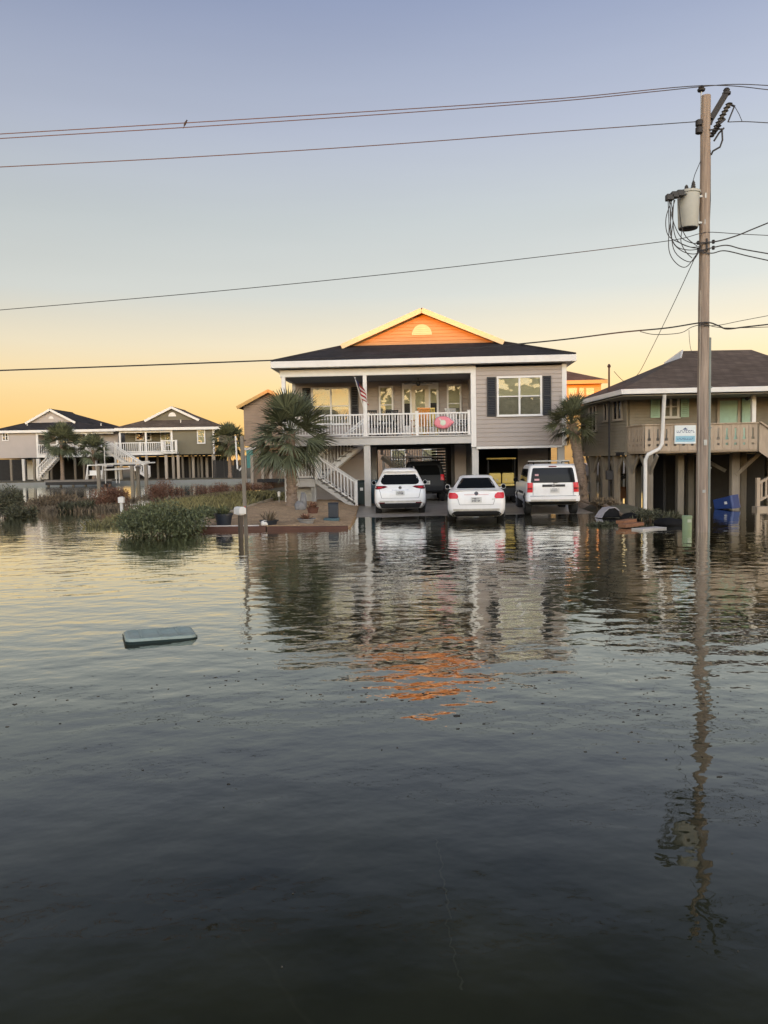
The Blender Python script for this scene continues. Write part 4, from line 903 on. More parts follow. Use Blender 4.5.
# ================================================================ cars
class Car:
    def __init__(s, name, label, lv, loc, rz, paint, bow=.06, group='vehicles parked in the driveway', cat='car'):
        s.lv = lv; s.bow = bow; s.t = thing(name, label, cat, loc, rz, group); s.body(paint)
    def L(s, z):
        lv = s.lv
        if z <= lv[0][0]: return lv[0][1:]
        for a, c in zip(lv, lv[1:]):
            if z <= c[0]:
                t = (z-a[0])/max(1e-6, c[0]-a[0]); return tuple(a[i]+(c[i]-a[i])*t for i in range(1, len(a)))
        return lv[-1][1:]
    def ry(s, x, z):
        w, yr, yf, rr, rf = s.L(z); ax = abs(x); y = yr+s.bow*min(1, ax/w)**2
        if ax > w-rr: dx = min(ax-(w-rr), rr*.995); y += rr-math.sqrt(rr*rr-dx*dx)
        return y
    def sx(s, y, z):
        w, yr, yf, rr, rf = s.L(z); yr2 = yr+s.bow
        if y < yr2+rr: d = min(yr2+rr-y, rr*.995); return w-rr+math.sqrt(rr*rr-d*d)
        if y > yf-rf: d = min(y-yf+rf, rf*.995); return w-rf+math.sqrt(rf*rf-d*d)
        return w
    def ring(s, z):
        w, yr, yf, rr, rf = s.L(z); P = []
        for i in range(9):
            x = -(w-rr)+2*(w-rr)*i/8; P.append((x, yr+s.bow*(x/w)**2, z))
        yc = yr+s.bow+rr
        for i in range(1, 6):
            a = -math.pi/2+math.pi/2*i/5; P.append((w-rr+rr*math.cos(a), yc+rr*math.sin(a)-s.bow*(1-i/5)*(1-((w-rr)/w)**2), z))
        for i in range(1, 15): P.append((w, yc+(yf-rf-yc)*i/14, z))
        for i in range(1, 6):
            a = math.pi/2*i/5; P.append((w-rf+rf*math.cos(a), yf-rf+rf*math.sin(a), z))
        half = P[4:]; mir = [(-x, y, z) for x, y, z in reversed(half)]
        return half+[(0, yf, z)]+mir[:-1]
    def body(s, paint):
        zs = []
        for a, c in zip(s.lv, s.lv[1:]):
            k = max(1, round((c[0]-a[0])/.05)); zs += [a[0]+(c[0]-a[0])*i/k for i in range(k)]
        zs.append(s.lv[-1][0]); b = MB(); vs = []
        for z in zs: r_ = s.ring(z); n = len(r_); vs += r_
        fs = [(i*n+j, i*n+(j+1)%n, (i+1)*n+(j+1)%n, (i+1)*n+j) for i in range(len(zs)-1) for j in range(n)]
        fs += [tuple(range(n-1,-1,-1)), tuple((len(zs)-1)*n+j for j in range(n))]
        b.add(vs, fs); s.bodyo = b.build('body', M[paint], s.t, smooth=True, angle=32)
    def _grid(s, rows, f, nx, parent, name, m, nz=4):
        R_ = []
        for a, c in zip(rows, rows[1:]):
            for k in range(nz): R_.append([a[i]+(c[i]-a[i])*k/nz for i in range(3)])
        R_.append(list(rows[-1])); vs = []
        for z, p, q in R_:
            for i in range(nx+1): vs.append(f(p+(q-p)*i/nx, z, 1))
        n1 = len(vs)
        nr = len(R_); n = nx+1
        fs = [(j*n+i, j*n+i+1, (j+1)*n+i+1, (j+1)*n+i) for j in range(nr-1) for i in range(nx)]
        rim = [i for i in range(n)]+[j*n+nx for j in range(1, nr)]+[(nr-1)*n+i for i in range(nx-1,-1,-1)]+[j*n for j in range(nr-2,0,-1)]
        flat = [(z, p+(q-p)*i/nx) for z, p, q in R_ for i in range(n)]
        for i in rim: z, u = flat[i]; vs.append(f(u, z, -1))
        k = len(rim); fs += [(rim[i], n1+i, n1+(i+1)%k, rim[(i+1)%k]) for i in range(k)]
        b = MB(); b.add(vs, fs); return b.build(name, M[m], parent, smooth=True, angle=50)
    def rear(s, name, m, rows, o=.008, nx=12, parent=None):
        return s._grid(rows, lambda x, z, k: (x, s.ry(x, z)-(o if k > 0 else -.03), z), nx, parent or s.t, name, m)
    def side(s, name, m, rows, sgn, o=.008, nx=8, parent=None):
        return s._grid(rows, lambda y, z, k: (sgn*(s.sx(y, z)+(o if k > 0 else -.03)), y, z), nx, parent or s.t, name, m)
    def wheels(s, r, wd, ys, tx, zb=0):
        for y in ys:
            for g in (-1, 1):
                b = MB(); x = g*tx
                b.lathe([(r*.55,-wd/2),(r*.9,-wd/2),(r*.985,-wd*.38),(r,-wd*.2),(r,wd*.2),(r*.985,wd*.38),(r*.9,wd/2),(r*.55,wd/2)], (x, y, r+zb), 28, 'x')
                wh = b.build('wheel', M['rubber'], s.t, smooth=True, angle=35)
                b = MB(); xo = x+g*(wd/2-.03)
                b.lathe([(r*.6, 0), (r*.58, g*.02), (r*.5, g*.0)], (xo, y, r+zb), 24, 'x')
                for k in range(5):
                    a = k*2*math.pi/5; b.bar((xo+g*.02, y, r+zb), (xo+g*.028, y+math.cos(a)*r*.56, r+zb+math.sin(a)*r*.56), .05, .09, up=(1,0,0))
                b.lathe([(.05, 0), (.045, g*.045)], (xo, y, r+zb), 10, 'x')
                b.build('rim', M['rim'], wh)
                cyc = r+zb+.01; ra = r*1.09; rows = []
                for k in range(9):
                    z = max(s.lv[0][0]+.01, cyc-.12)+(cyc+ra-.01-max(s.lv[0][0]+.01, cyc-.12))*k/8; d = math.sqrt(max(0.0004, ra*ra-(z-cyc)**2)); rows.append((z, y-d, y+d))
                s.side('wheel_arch', 'blackplastic', rows, g, .004, 8)
    def plate(s, x, z, w_=.31, h_=.155, two=False):
        y = s.ry(abs(x)+w_/2, z)-.03; p = MB(); p.box(x-w_/2, x+w_/2, y-.008, y+.03, z-h_/2, z+h_/2); pl = p.build('licence_plate', M['plate'], s.t)
        q = MB(); r3 = random.Random(int(z*1000))
        for (zz, hh, x0, x1) in (((z-.045, .07, -.12, .12), (z+.045, .02, -.09, .09)) if not two else ((z-.06, .05, -.13, .13), (z+.01, .05, -.12, .12))):
            u = x0
            while u < x1-.02:
                w1 = r3.uniform(.02, .034); q.box(x+u, x+u+w1*.35, y-.0125, y-.009, zz, zz+hh); q.box(x+u+w1*.35, x+u+w1, y-.0125, y-.009, zz+hh*r3.choice((0, .4, .75)), zz+hh*r3.choice((.3, .65, 1.0)) if False else zz+hh); u += w1+.012
        q.build('plate_lettering', M['platedark'], pl)
    def mirror(s, y, z, paint, w_=.17, gs=(-1, 1)):
        for g in gs:
            x = s.sx(y, z); b = MB(); b.box(min(g*(x-.02), g*(x+.07)), max(g*(x-.02), g*(x+.07)), y-.02, y+.04, z-.02, z+.02)
            b.lathe([(.02,.09),(.075,.07),(.09,.02),(.088,-.03)], (g*(x+.04+w_/2), y, z+.05), 12, 'y'); mo = b.build('mirror', M[paint], s.t, smooth=True)
            b = MB(); b.lathe([(.078,-.034),(.078,-.031)], (g*(x+.04+w_/2), y, z+.05), 12, 'y'); b.build('mirror_glass', M['carglass'], mo)
# --- white crossover (left)
p = ground(400.5, 515.2, .0)
c1 = Car('parked_car', 'white crossover with narrow dark red tail lights, leftmost of the parked white cars', [
 (.24,.78,.20,4.30,.14,.3),(.33,.86,.07,4.42,.14,.4),(.46,.905,.01,4.5,.14,.45),(.62,.915,.0,4.52,.14,.5),(.80,.915,.02,4.5,.15,.5),(.93,.91,.06,4.42,.16,.5),(1.02,.895,.10,4.25,.17,.5),
 (1.08,.875,.15,3.7,.17,.5),(1.12,.85,.19,3.35,.17,.4),(1.30,.76,.33,2.9,.18,.3),(1.48,.67,.46,2.5,.18,.3),(1.56,.63,.40,2.35,.16,.3),(1.62,.585,.42,2.2,.16,.3),(1.66,.52,.55,2.1,.2,.3),(1.68,.40,.8,1.9,.25,.3)], (p.x, p.y-.05, drive_z(p.y)-.02), R(-.8), 'carwhite')
c1.rear('rear_window', 'carglass', [(1.10,-.58,.58),(1.14,-.66,.66),(1.22,-.69,.69),(1.36,-.635,.635),(1.455,-.555,.555)])
for g in (-1, 1):
    a, c_ = .47*g, .885*g
    rows = [(.935, .76*g, .88*g), (.97, .58*g, .895*g), (1.02, .44*g, .885*g), (1.06, .54*g, .865*g)]
    c1.rear('tail_light', 'darkredlamp', [(z, min(q, r_), max(q, r_)) for z, q, r_ in rows], .012, 8)
    lamp = c1.rear('tail_lens', 'redlamp', [(z, min(q, r_), max(q, r_)) for z, q, r_ in [(.985, .68*g, .80*g), (1.018, .62*g, .80*g)]], .018, 5)
    c1.rear('rear_reflector', 'darkredlamp', [(.44, min(.55*g,.78*g), max(.55*g,.78*g)), (.47, min(.55*g,.78*g), max(.55*g,.78*g))], .01, 4)
c1.rear('lower_bumper', 'blackplastic', [(.25,-.76,.76),(.34,-.83,.83),(.44,-.86,.86)], .012)
c1.rear('trim_line', 'chrome', [(.90,-.30,.30),(.915,-.30,.30)], .012)
b = MB(); b.lathe([(.058,-.012),(.05,-.02),(.04,-.012)], (0, c1.ry(0, .985)-.004, .985), 14, 'y'); b.build('emblem', M['chrome'], c1.t)
c1.plate(0, .80)
c1.wheels(.355, .225, (.86, 3.56), .79)
c1.mirror(3.05, 1.05, 'carwhite')
for g in (-1, 1):
    c1.side('side_window', 'carglass', [(1.10, .75, 1.75), (1.25, .8, 1.75), (1.46, 1.0, 1.75)], g); c1.side('side_window', 'carglass', [(1.10, 1.83, 3.0), (1.25, 1.83, 2.75), (1.46, 1.83, 2.35)], g)
    c1.side('lower_cladding', 'blackplastic', [(.26, 1.3, 3.1), (.36, 1.3, 3.1)], g)
b = MB(); b.box(-.5, .5, .40, .55, 1.565, 1.585); b.build('spoiler', M['carwhite'], c1.t, bevel=.01)
for g in (-1, 1):
    b = MB(); b.tube([(g*.53, .75, 1.655), (g*.53, .85, 1.70), (g*.53, 2.0, 1.72), (g*.53, 2.15, 1.66)], .016, 6); b.build('roof_rail', M['galv'], c1.t)
b = MB(); b.tube([(.18, c1.ry(.18,.27)-.05, .27), (.18, .3, .27)], .03, 8); b.build('exhaust', M['dark'], c1.t)
for g in (-1, 1):
    c1.rear('tailgate_seam', 'platedark', [(.62, min(.655*g,.668*g), max(.655*g,.668*g)), (.94, min(.735*g,.748*g), max(.735*g,.748*g))], .004, 2)
c1.rear('bumper_seam', 'platedark', [(.615,-.655,.655),(.624,-.655,.655)], .004)
c1.rear('tide_stain', 'stain', [(.46,-.88,.88),(.50,-.88,.88),(.53,-.86,.86)], .004)
# --- white sedan (centre, wheels in the water)
p = ground(476.5, 523.2, -.055)
c2 = Car('parked_car', 'white sedan with bright red tail lights and wheels in the flood water', [
 (.20,.76,.16,4.3,.16,.4),(.28,.85,.06,4.45,.16,.45),(.42,.895,.0,4.55,.16,.5),(.62,.90,.0,4.55,.16,.5),(.78,.90,.02,4.45,.17,.5),(.90,.885,.05,4.2,.18,.5),(.99,.86,.07,3.75,.2,.5),(1.02,.82,.10,3.5,.2,.4),
 (1.035,.79,.26,3.4,.2,.4),(1.045,.77,.50,3.3,.2,.4),(1.08,.745,.60,3.2,.2,.4),(1.22,.66,.87,2.8,.2,.3),(1.36,.575,1.16,2.45,.2,.3),(1.43,.53,1.30,2.25,.2,.3),(1.465,.45,1.5,2.1,.2,.3),(1.48,.33,1.7,2.0,.2,.3)], (p.x, p.y-.02, -.055), R(-6.3), 'carwhite', .07)
c2.rear('rear_window', 'carglass', [(1.075,-.60,.60),(1.10,-.615,.615),(1.25,-.54,.54),(1.37,-.46,.46),(1.395,-.42,.42)])
for g in (-1, 1):
    rows = [(.77, .60*g, .84*g), (.82, .56*g, .87*g), (.90, .58*g, .87*g), (.96, .66*g, .845*g)]
    c2.rear('tail_light', 'redlamp', [(z, min(q, r_), max(q, r_)) for z, q, r_ in rows], .012, 8)
c2.rear('diffuser', 'blackplastic', [(.21,-.72,.72),(.29,-.78,.78),(.36,-.70,.70),(.38,-.62,.62)], .014)
c2.rear('trunk_seam', 'platedark', [(.575,-.52,.52),(.585,-.52,.52)], .004)
c2.rear('trim_line', 'sticker', [(.885,-.38,.38),(.90,-.38,.38)], .010)
b = MB(); b.lathe([(.062,-.012),(.055,-.02),(.02,-.022)], (0, c2.ry(0,.93)-.004, .93), 14, 'y'); b.build('emblem', M['platedark'], c2.t)
c2.plate(0, .735, .33, .17, True)
c2.rear('sticker', 'plate', [(.72, .48, .58), (.77, .48, .58)], .01, 4)
b = MB(); b.box(-.66, .66, .06, .20, 1.015, 1.035); b.build('spoiler', M['carwhite'], c2.t, bevel=.008)
c2.wheels(.325, .225, (.92, 3.55), .775)
c2.mirror(3.0, 1.0, 'carwhite')
for g in (-1, 1): c2.side('side_window', 'carglass', [(1.07, .95, 2.0), (1.2, 1.05, 2.0), (1.37, 1.35, 2.0)], g); c2.side('side_window', 'carglass', [(1.07, 2.07, 3.0), (1.2, 2.07, 2.75), (1.37, 2.07, 2.35)], g)
for g in (-1, 1):
    c2.rear('trunk_seam', 'platedark', [(.58, min(.52*g,.532*g), max(.52*g,.532*g)), (.78, min(.575*g,.587*g), max(.575*g,.587*g))], .004, 2)
c2.rear('tide_stain', 'stain', [(.385,-.84,.84),(.43,-.86,.86),(.455,-.84,.84)], .004)
# --- white boxy SUV (right)
p = ground(553.5, 515.3, .0)
c3 = Car('parked_car', 'white boxy off-road car with roof rack and square tail lights, rightmost in the driveway', [
 (.36,.74,.22,4.2,.1,.2),(.44,.86,.06,4.36,.1,.25),(.50,.905,.0,4.42,.09,.3),(.66,.91,.0,4.42,.09,.3),(.69,.885,.05,4.4,.09,.3),(.95,.885,.06,4.38,.09,.3),(1.06,.875,.07,4.3,.09,.3),(1.12,.865,.08,3.9,.09,.3),(1.15,.855,.085,3.1,.09,.3),
 (1.40,.815,.13,2.75,.09,.25),(1.62,.785,.18,2.45,.1,.25),(1.70,.76,.21,2.3,.11,.25),(1.74,.70,.30,2.2,.15,.25),(1.76,.52,.5,2.05,.2,.25)], (p.x, p.y, drive_z(p.y)-.01), R(-4.5), 'carwhite', .04)
c3.rear('rear_window', 'carglass', [(1.125,-.72,.72),(1.15,-.745,.745),(1.40,-.715,.715),(1.60,-.675,.675),(1.63,-.64,.64)])
for g in (-1, 1):
    c3.rear('tail_light', 'redlamp', [(.80, min(.69*g,.87*g), max(.69*g,.87*g)), (1.13, min(.68*g,.855*g), max(.68*g,.855*g))], .014, 6)
    c3.rear('tail_lens', 'darkredlamp', [(.90, min(.70*g,.86*g), max(.70*g,.86*g)), (.955, min(.70*g,.86*g), max(.70*g,.86*g))], .020, 6)
c3.rear('lower_bumper', 'blackplastic', [(.37,-.70,.70),(.44,-.80,.80),(.485,-.84,.84)], .012)
c3.rear('tailgate_handle', 'blackplastic', [(.985,-.36,.40),(1.065,-.36,.40)], .022)
b = MB(); b.lathe([(.06,-.012),(.05,-.02),(.02,-.022)], (.02, c3.ry(0,1.03)-.022, 1.03), 12, 'y'); b.build('emblem', M['chrome'], c3.t)
c3.rear('bumper_seam', 'platedark', [(.668,-.86,.86),(.682,-.86,.86)], .006)
c3.plate(.05, .86, .31, .15)
c3.rear('sticker', 'sticker', [(1.36,-.60,-.48),(1.42,-.60,-.48)], .012, 4); c3.rear('sticker', 'sticker', [(1.20,-.62,-.46),(1.26,-.62,-.46)], .012, 4)
for g in (-1, 1):
    c3.rear('tailgate_seam', 'platedark', [(.70, min(.668*g,.680*g), max(.668*g,.680*g)), (1.12, min(.662*g,.674*g), max(.662*g,.674*g))], .004, 2)
c3.rear('tide_stain', 'stain', [(.49,-.88,.88),(.53,-.88,.88),(.56,-.86,.86)], .004)
c3.rear('rear_wiper', 'dark', [(1.115, .0, .12), (1.14, -.02, .3), (1.15, .1, .32)], .03, 4)
c3.rear('brake_lamp', 'darkredlamp', [(1.655,-.13,.13),(1.69,-.13,.13)], .02, 4)
c3.wheels(.365, .235, (.80, 3.45), .785)
c3.mirror(3.0, 1.12, 'blackplastic')
for g in (-1, 1):
    c3.side('side_window', 'carglass', [(1.16, .38, .95), (1.4, .42, .95), (1.60, .5, .95)], g); c3.side('side_window', 'carglass', [(1.16, 1.03, 1.9), (1.60, 1.03, 1.85)], g); c3.side('side_window', 'carglass', [(1.16, 1.97, 3.0), (1.4, 1.97, 2.7), (1.60, 1.95, 2.4)], g)
    c3.side('side_moulding', 'blackplastic', [(.72, 1.35, 2.85), (.80, 1.35, 2.85)], g, .014)
    b = MB(); b.tube([(g*.60, .5, 1.75), (g*.60, .55, 1.82), (g*.60, 2.1, 1.83), (g*.60, 2.2, 1.75)], .02, 6); b.build('roof_rail', M['blackplastic'], c3.t)
b = MB()
for y in (.75, 1.75): b.bar((-.66, y, 1.86), (.66, y, 1.86), .08, .035)
b.build('roof_rack', M['galv'], c3.t)
# --- dark SUV deep in the carport
p = at(424.5, 500, 33.6)
c4 = Car('parked_car', 'dark off-road car parked deep in the shaded carport beside the white crossover', [
 (.40,.74,.2,4.4,.1,.2),(.50,.90,.02,4.6,.1,.3),(.70,.92,.0,4.6,.1,.3),(1.10,.92,.05,4.5,.1,.3),(1.16,.90,.07,3.5,.1,.3),(1.62,.78,.2,2.6,.12,.3),(1.74,.72,.3,2.3,.14,.3),(1.78,.55,.5,2.1,.2,.3)], (p.x, 33.6, drive_z(33)), R(-2), 'cardark', .04)
c4.rear('rear_window', 'carglass', [(1.18,-.70,.70),(1.45,-.66,.66),(1.60,-.58,.58)])
for g in (-1, 1): c4.rear('tail_light', 'redlamp', [(.95, min(.72*g,.89*g), max(.72*g,.89*g)), (1.2, min(.72*g,.87*g), max(.72*g,.87*g))], .014, 5)
c4.wheels(.39, .25, (.9, 3.6), .79); c4.plate(.1, .85)
b = MB()
for g in (-.6, .6): b.tube([(g, .4, 1.78), (g, .45, 1.92), (g, 2.2, 1.92), (g, 2.3, 1.78)], .025, 6)
for y in (.6, 1.2, 1.8): b.bar((-.68, y, 1.93), (.68, y, 1.93), .06, .04)
b.build('roof_rack', M['dark'], c4.t)
# --- golf cart
p = at(502.5, 500, 31.5)
gc = thing('golf_cart', 'golf cart with yellow rear seat and yellow roof parked under the house', 'golf cart', (p.x, 31.5, drive_z(32)), R(-6), 'vehicles parked in the driveway')
b = MB(); b.box(-.60, .60, .5, 2.3, 1.80, 1.87); b.build('canopy', M['yellow'], gc, bevel=.03)
for x in (-.54, .54):
    b = MB(); b.tube([(x, .62, .75), (x, .58, 1.8)], .02, 6); b.build('canopy_post', M['dark'], gc)
    b = MB(); b.tube([(x, 2.05, .75), (x, 1.85, 1.8)], .02, 6); b.build('canopy_post', M['dark'], gc)
b = MB(); b.prism([(.25,.28),(2.3,.28),(2.45,.5),(2.3,.85),(1.7,.78),(1.65,.5),(1.3,.5),(1.25,.7),(.3,.66)], 'x', -.56, .56); b.build('body', M['dark'], gc, bevel=.02)
for x in (-.27, .27):
    b = MB(); b.box(x-.25, x+.25, .56, .68, .80, 1.24); b.build('seat_back', M['yellow'], gc, bevel=.055)
b = MB(); b.box(-.5, .5, .12, .6, .70, .80); b.build('seat', M['yellow'], gc, bevel=.03)
b = MB(); b.box(-.5, .5, -.1, .24, .30, .34); b.tube([(-.5,-.05,.34),(-.5,-.05,.75),(-.5,.3,.75)], .018, 6); b.tube([(.5,-.05,.34),(.5,-.05,.75),(.5,.3,.75)], .018, 6); b.build('foot_rest', M['dark'], gc)
for y in (.45, 2.05):
    for g in (-1, 1):
        b = MB(); b.lathe([(.12,-.09),(.21,-.09),(.23,-.04),(.23,.04),(.21,.09),(.12,.09)], (g*.5, y, .23), 18, 'x'); wh = b.build('wheel', M['rubber'], gc, smooth=True)
        b = MB(); b.lathe([(.12,0),(.05,g*.03)], (g*.56, y, .23), 12, 'x'); b.build('rim', M['rim'], wh)
for x, c_ in ((-.3, 'plate'), (.3, 'plate')):
    b = MB(); b.lathe([(.05,-.06),(.06,-.045)], (x*.6, .62, .95), 10, 'y'); b.build('seat_badge', M[c_], gc)
# ================================================================ vegetation
def fan(b, o, d, Lp, Rb, n, spread, droop, rg, kw=1.):
    "palmate leaf: petiole and a folded fan of narrow segments with drooping tips"
    d = d.normalized(); side = d.cross(Vector((0,0,1)))
    if side.length < .1: side = Vector((1,0,0))
    side.normalize(); roll = rg.uniform(-.7, .7); nrm = side.cross(d).normalized()
    s2 = side*math.cos(roll)+nrm*math.sin(roll); nrm = s2.cross(d).normalized()
    P = o+d*Lp-Vector((0,0,droop*Lp*.25))
    b.bar(o, P, .022, .014)
    for i in range(n):
        a = -spread+2*spread*(i+.5)/n; e = d*math.cos(a)+s2*math.sin(a)
        Rr = Rb*(.72+.28*math.cos(a))*rg.uniform(.86, 1.08); e = (e+nrm*rg.uniform(-.12,.12)).normalized()
        wv = e.cross(nrm).normalized()*Rb*.031*kw
        m = P+e*Rr*.55-Vector((0,0,droop*Rr*.10)); t = P+e*Rr-Vector((0,0,droop*Rr*rg.uniform(.25,.6)))
        k = nrm*Rb*.012*(1 if i % 2 else -1)
        b.add([P-wv*.4, P+wv*.4, m+wv+k, m-wv+k, t], [(0,1,2,3),(3,2,4)])
def palm(name, label, base, top, r0, r1, Rc, nf, seg, seed, mats=('frond','bark','deadfrond'), bend=0., dead=8, boots=True, group='cabbage palms', el=(-50, 85), kw=1.):
    rg = random.Random(seed); base, top = Vector(base), Vector(top); t = thing(name, label, 'palm tree', base, 0, group)
    ax = top-base; b = MB(); pts = []; rs = []
    n = 26
    for i in range(n+1):
        u = i/n; q = ax*u+Vector((ax.length*bend*math.sin(u*math.pi), 0, 0)); pts.append(q); rs.append((r0+(r1-r0)*u)*(1+.07*(1 if i % 2 else -1)+rg.uniform(-.04,.04))*(1+.35*max(0, .12-u)/.12))
    b.tube(pts, rs, 12)
    if boots:
        for i in range(46):
            u = rg.uniform(.12, 1.0); q = ax*u+Vector((ax.length*bend*math.sin(u*math.pi), 0, 0)); a = rg.uniform(0, 6.28); dd = Vector((math.cos(a), math.sin(a), 0)); rr = r0+(r1-r0)*u
            b.bar(q+dd*rr*.85, q+dd*(rr*1.28)+Vector((0,0,.13)), .055, .02)
    b.build('trunk', M[mats[1]], t, smooth=True, angle=60)
    o = ax+Vector((0,0,.05)); b = MB()
    for i in range(nf):
        u = (i+.5)/nf; e = R(el[0]+(el[1]-el[0])*u**.85)+rg.uniform(-.12,.12); a = i*2.399+rg.uniform(-.3,.3)
        d = Vector((math.cos(a)*math.cos(e), math.sin(a)*math.cos(e), math.sin(e)))
        L_ = Rc*rg.uniform(.40, .58); Rb = Rc*rg.uniform(.46, .60)
        fan(b, o+Vector((0,0,rg.uniform(-.15,.1))), d, L_, Rb, seg, R(rg.uniform(62, 92)), .50-.34*math.sin(e), rg, kw)
    b.build('crown', M[mats[0]], t)
    if dead:
        b = MB()
        for i in range(dead):
            a = i*2.399+.7; e = R(rg.uniform(-78,-58)); d = Vector((math.cos(a)*math.cos(e), math.sin(a)*math.cos(e), math.sin(e)))
            fan(b, o-Vector((0,0,.15)), d, Rc*.28, Rc*.40, 11, R(45), .3, rg)
        b.build('dead_fronds', M[mats[2]], t)
    return t
gp = ground(290.5, 509, .22)
tp = at(289, 437, 29.2)
palm('palm_tree', 'full dark green fan palm in the mulch bed in front of the white stairs', (gp.x, 29.2, .24), (tp.x+.05, 29.2, tp.z+.1), .21, .17, 1.80, 64, 22, 3, el=(-48, 85), dead=7)
gp = ground(586, 508, .05); tp = at(571.5, 424, 29.2)
palm('palm_tree', 'leaning palm with small crown between the boxy white car and the tan house', (gp.x-.05, 29.3, -.02), (tp.x, 29.2, tp.z), .25, .17, 1.16, 52, 20, 5, ('frondolive','bark','deadfrond'), bend=.035, dead=4, el=(-35, 80))
for label, px, pyb, pyt, Y, Rc, nf, sd, m in (
    ('bushy palm in front of the pale grey house porch across the canal', 61, 476, 442, 85.5, 2.4, 60, 11, 'frond'),
    ('smaller palm beside the white dock swing across the canal', 93, 477, 450, 85.5, 2.0, 52, 12, 'frond'),
    ('shaggy palm with tan dead skirt at the right corner of the olive house', 229, 478, 441, 85, 2.3, 60, 13, 'frondolive')):
    q = at(px, pyt, Y); palm('palm_tree', label, (q.x, Y, .5), (q.x, Y, q.z), .2, .16, Rc, nf, 14, sd, (m,'bark','deadfrond'), dead=22 if sd == 13 else 4, boots=False, kw=1.8)

def shrub(name, label, cat, c, r, n, ls, m, seed, group=None, lumps=9, slim=1., up=0., stems=14, sm='twig', spread=.75):
    rg = random.Random(seed); t = thing(name, label, cat, c, 0, group); b = MB(); rx, ry, rz = r
    L_ = []
    for i in range(lumps):
        a = rg.uniform(0, 6.28); k = math.sqrt(rg.random())*spread; hh = rg.uniform(.25, .72)*(1.05-.5*k)
        L_.append((Vector((math.cos(a)*k*rx, math.sin(a)*k*ry, hh*rz)), rg.uniform(.38, .58)*(1-.3*k)))
    for i in range(n):
        p0, s_ = rg.choice(L_); v = Vector((rg.gauss(0,1), rg.gauss(0,1), rg.gauss(0,1))).normalized()
        q = p0+Vector((v.x*rx*s_, v.y*ry*s_, v.z*rz*s_))*(rg.random()**.4)*rg.uniform(.85, 1.12)
        if q.z < -.04: q.z = abs(q.z)*.5
        d = (v*.8+Vector((rg.uniform(-1,1), rg.uniform(-1,1), rg.uniform(-.6,1)+up))).normalized()
        w_ = d.cross(Vector((rg.uniform(-1,1), rg.uniform(-1,1), rg.uniform(-1,1)))).normalized(); k = ls*rg.uniform(.6, 1.3)
        b.add([q-d*k*.5, q+w_*k*.28*slim, q+d*k*.5, q-w_*k*.28*slim], [(0,1,2,3)])
    b.build('foliage', M[m], t)
    b = MB()
    for i in range(stems):
        p0, s_ = rg.choice(L_); e = p0*rg.uniform(.8, 1.25)
        b.tube([(e.x*.25, e.y*.25, -.25), (e.x*.6, e.y*.6, e.z*.5), tuple(e)], [.018, .012, .005], 5)
    b.build('stem', M[sm], t)
    return t
g_ = 'marsh shrubs by the flooded lot'
q = ground(160, 534, 0); shrub('shrub', 'large leafy green bush at the water edge left of the timber border', 'bush', (q.x+.05, q.y-.1, 0), (1.25, 1.05, .90), 11000, .078, 'leaf', 21, g_, 26, .8, .3, 24, spread=.95)
q = ground(196, 527, 0); shrub('shrub', 'low green bush joining the large bush to the garden border', 'bush', (q.x, q.y+1.2, 0), (.95, 1.3, .58), 5000, .078, 'leaf', 22, g_, 12, .8, .3, 12)
for label, px, py, r, n, m, sd, sl in (
    ('dark green bush at the left picture edge', 2, 516, (1.15, 1.0, 1.45), 6000, 'leafdark', 23, .6),
    ('lower dark green bush second from the left picture edge', 22, 517, (.6, .7, .6), 2200, 'leafdark', 24, .8),
    ('mixed brown and bare reed clump in the water below the pale grey house', 52, 509, (1.3, 1.2, .85), 2200, 'leaftan', 25, .3),
    ('rust brown rounded shrub standing in the water left of the white marker', 106, 504.5, (1.28, 1.0, 1.02), 4500, 'leafbrown', 26, .5),
    ('rust brown shrub below the olive house stairs', 163, 499, (1.28, 1.1, 1.10), 4200, 'leafbrown', 27, .5),
    ('rust brown shrub below the right half of the olive house', 214, 495.5, (1.6, 1.2, 1.10), 4500, 'leafbrown', 28, .5),
    ('dull brown shrub mound behind the wooden post', 256, 494, (1.6, 1.2, .85), 3200, 'leafbrown', 29, .5),
    ('low dark reeds in the water beside the rust shrub', 78, 511, (.8, .8, .55), 1400, 'leafdark', 30, .35)):
    q = ground(px, py, 0); shrub('shrub', label, 'bush', (q.x, q.y, max(-.06, h(q.x, q.y)-.03)), r, n, .105 if sl > .4 else .26, m, sd, g_, 10, sl, .2 if sl > .4 else .9, 20)
# yellowish marsh grass (ground cover)
def grass(name, area, n, hh, m, seed, label, zmin=-.13, gap=-.25):
    rg = random.Random(seed); b = MB(); x0, x1, y0, y1 = area
    while n > 0:
        x, y = rg.uniform(x0, x1), rg.uniform(y0, y1); z = h(x, y)
        if z < zmin or (y < 34.5 and x > bed_left(y)-.12) or mnoise.noise(Vector((x*.35, y*.25, 7))) < gap: n -= .2; continue
        a = rg.uniform(0, 6.28); l = hh*rg.uniform(.5, 1.3); w_ = rg.uniform(.012, .024)*(1 if y < 30 else 1.6); e = Vector((math.cos(a), math.sin(a), 0))
        tip = Vector((x, y, z+l))+e*l*rg.uniform(.1, .6); s_ = Vector((-e.y, e.x, 0))*w_
        b.add([(x-s_.x, y-s_.y, z-.02), (x+s_.x, y+s_.y, z-.02), Vector((x, y, z+l*.6))+e*l*.12+s_*.7, tip], [(0,1,2),(0,2,3)]); n -= 1
    o = b.build(name, M[m]); return tag(o, label, 'grass', kind='stuff')
grass('marsh_grass', (-9.5, -4.4, 24, 42), 13000, .30, 'grass', 41, 'olive and straw coloured low marsh grass behind the big green bush')
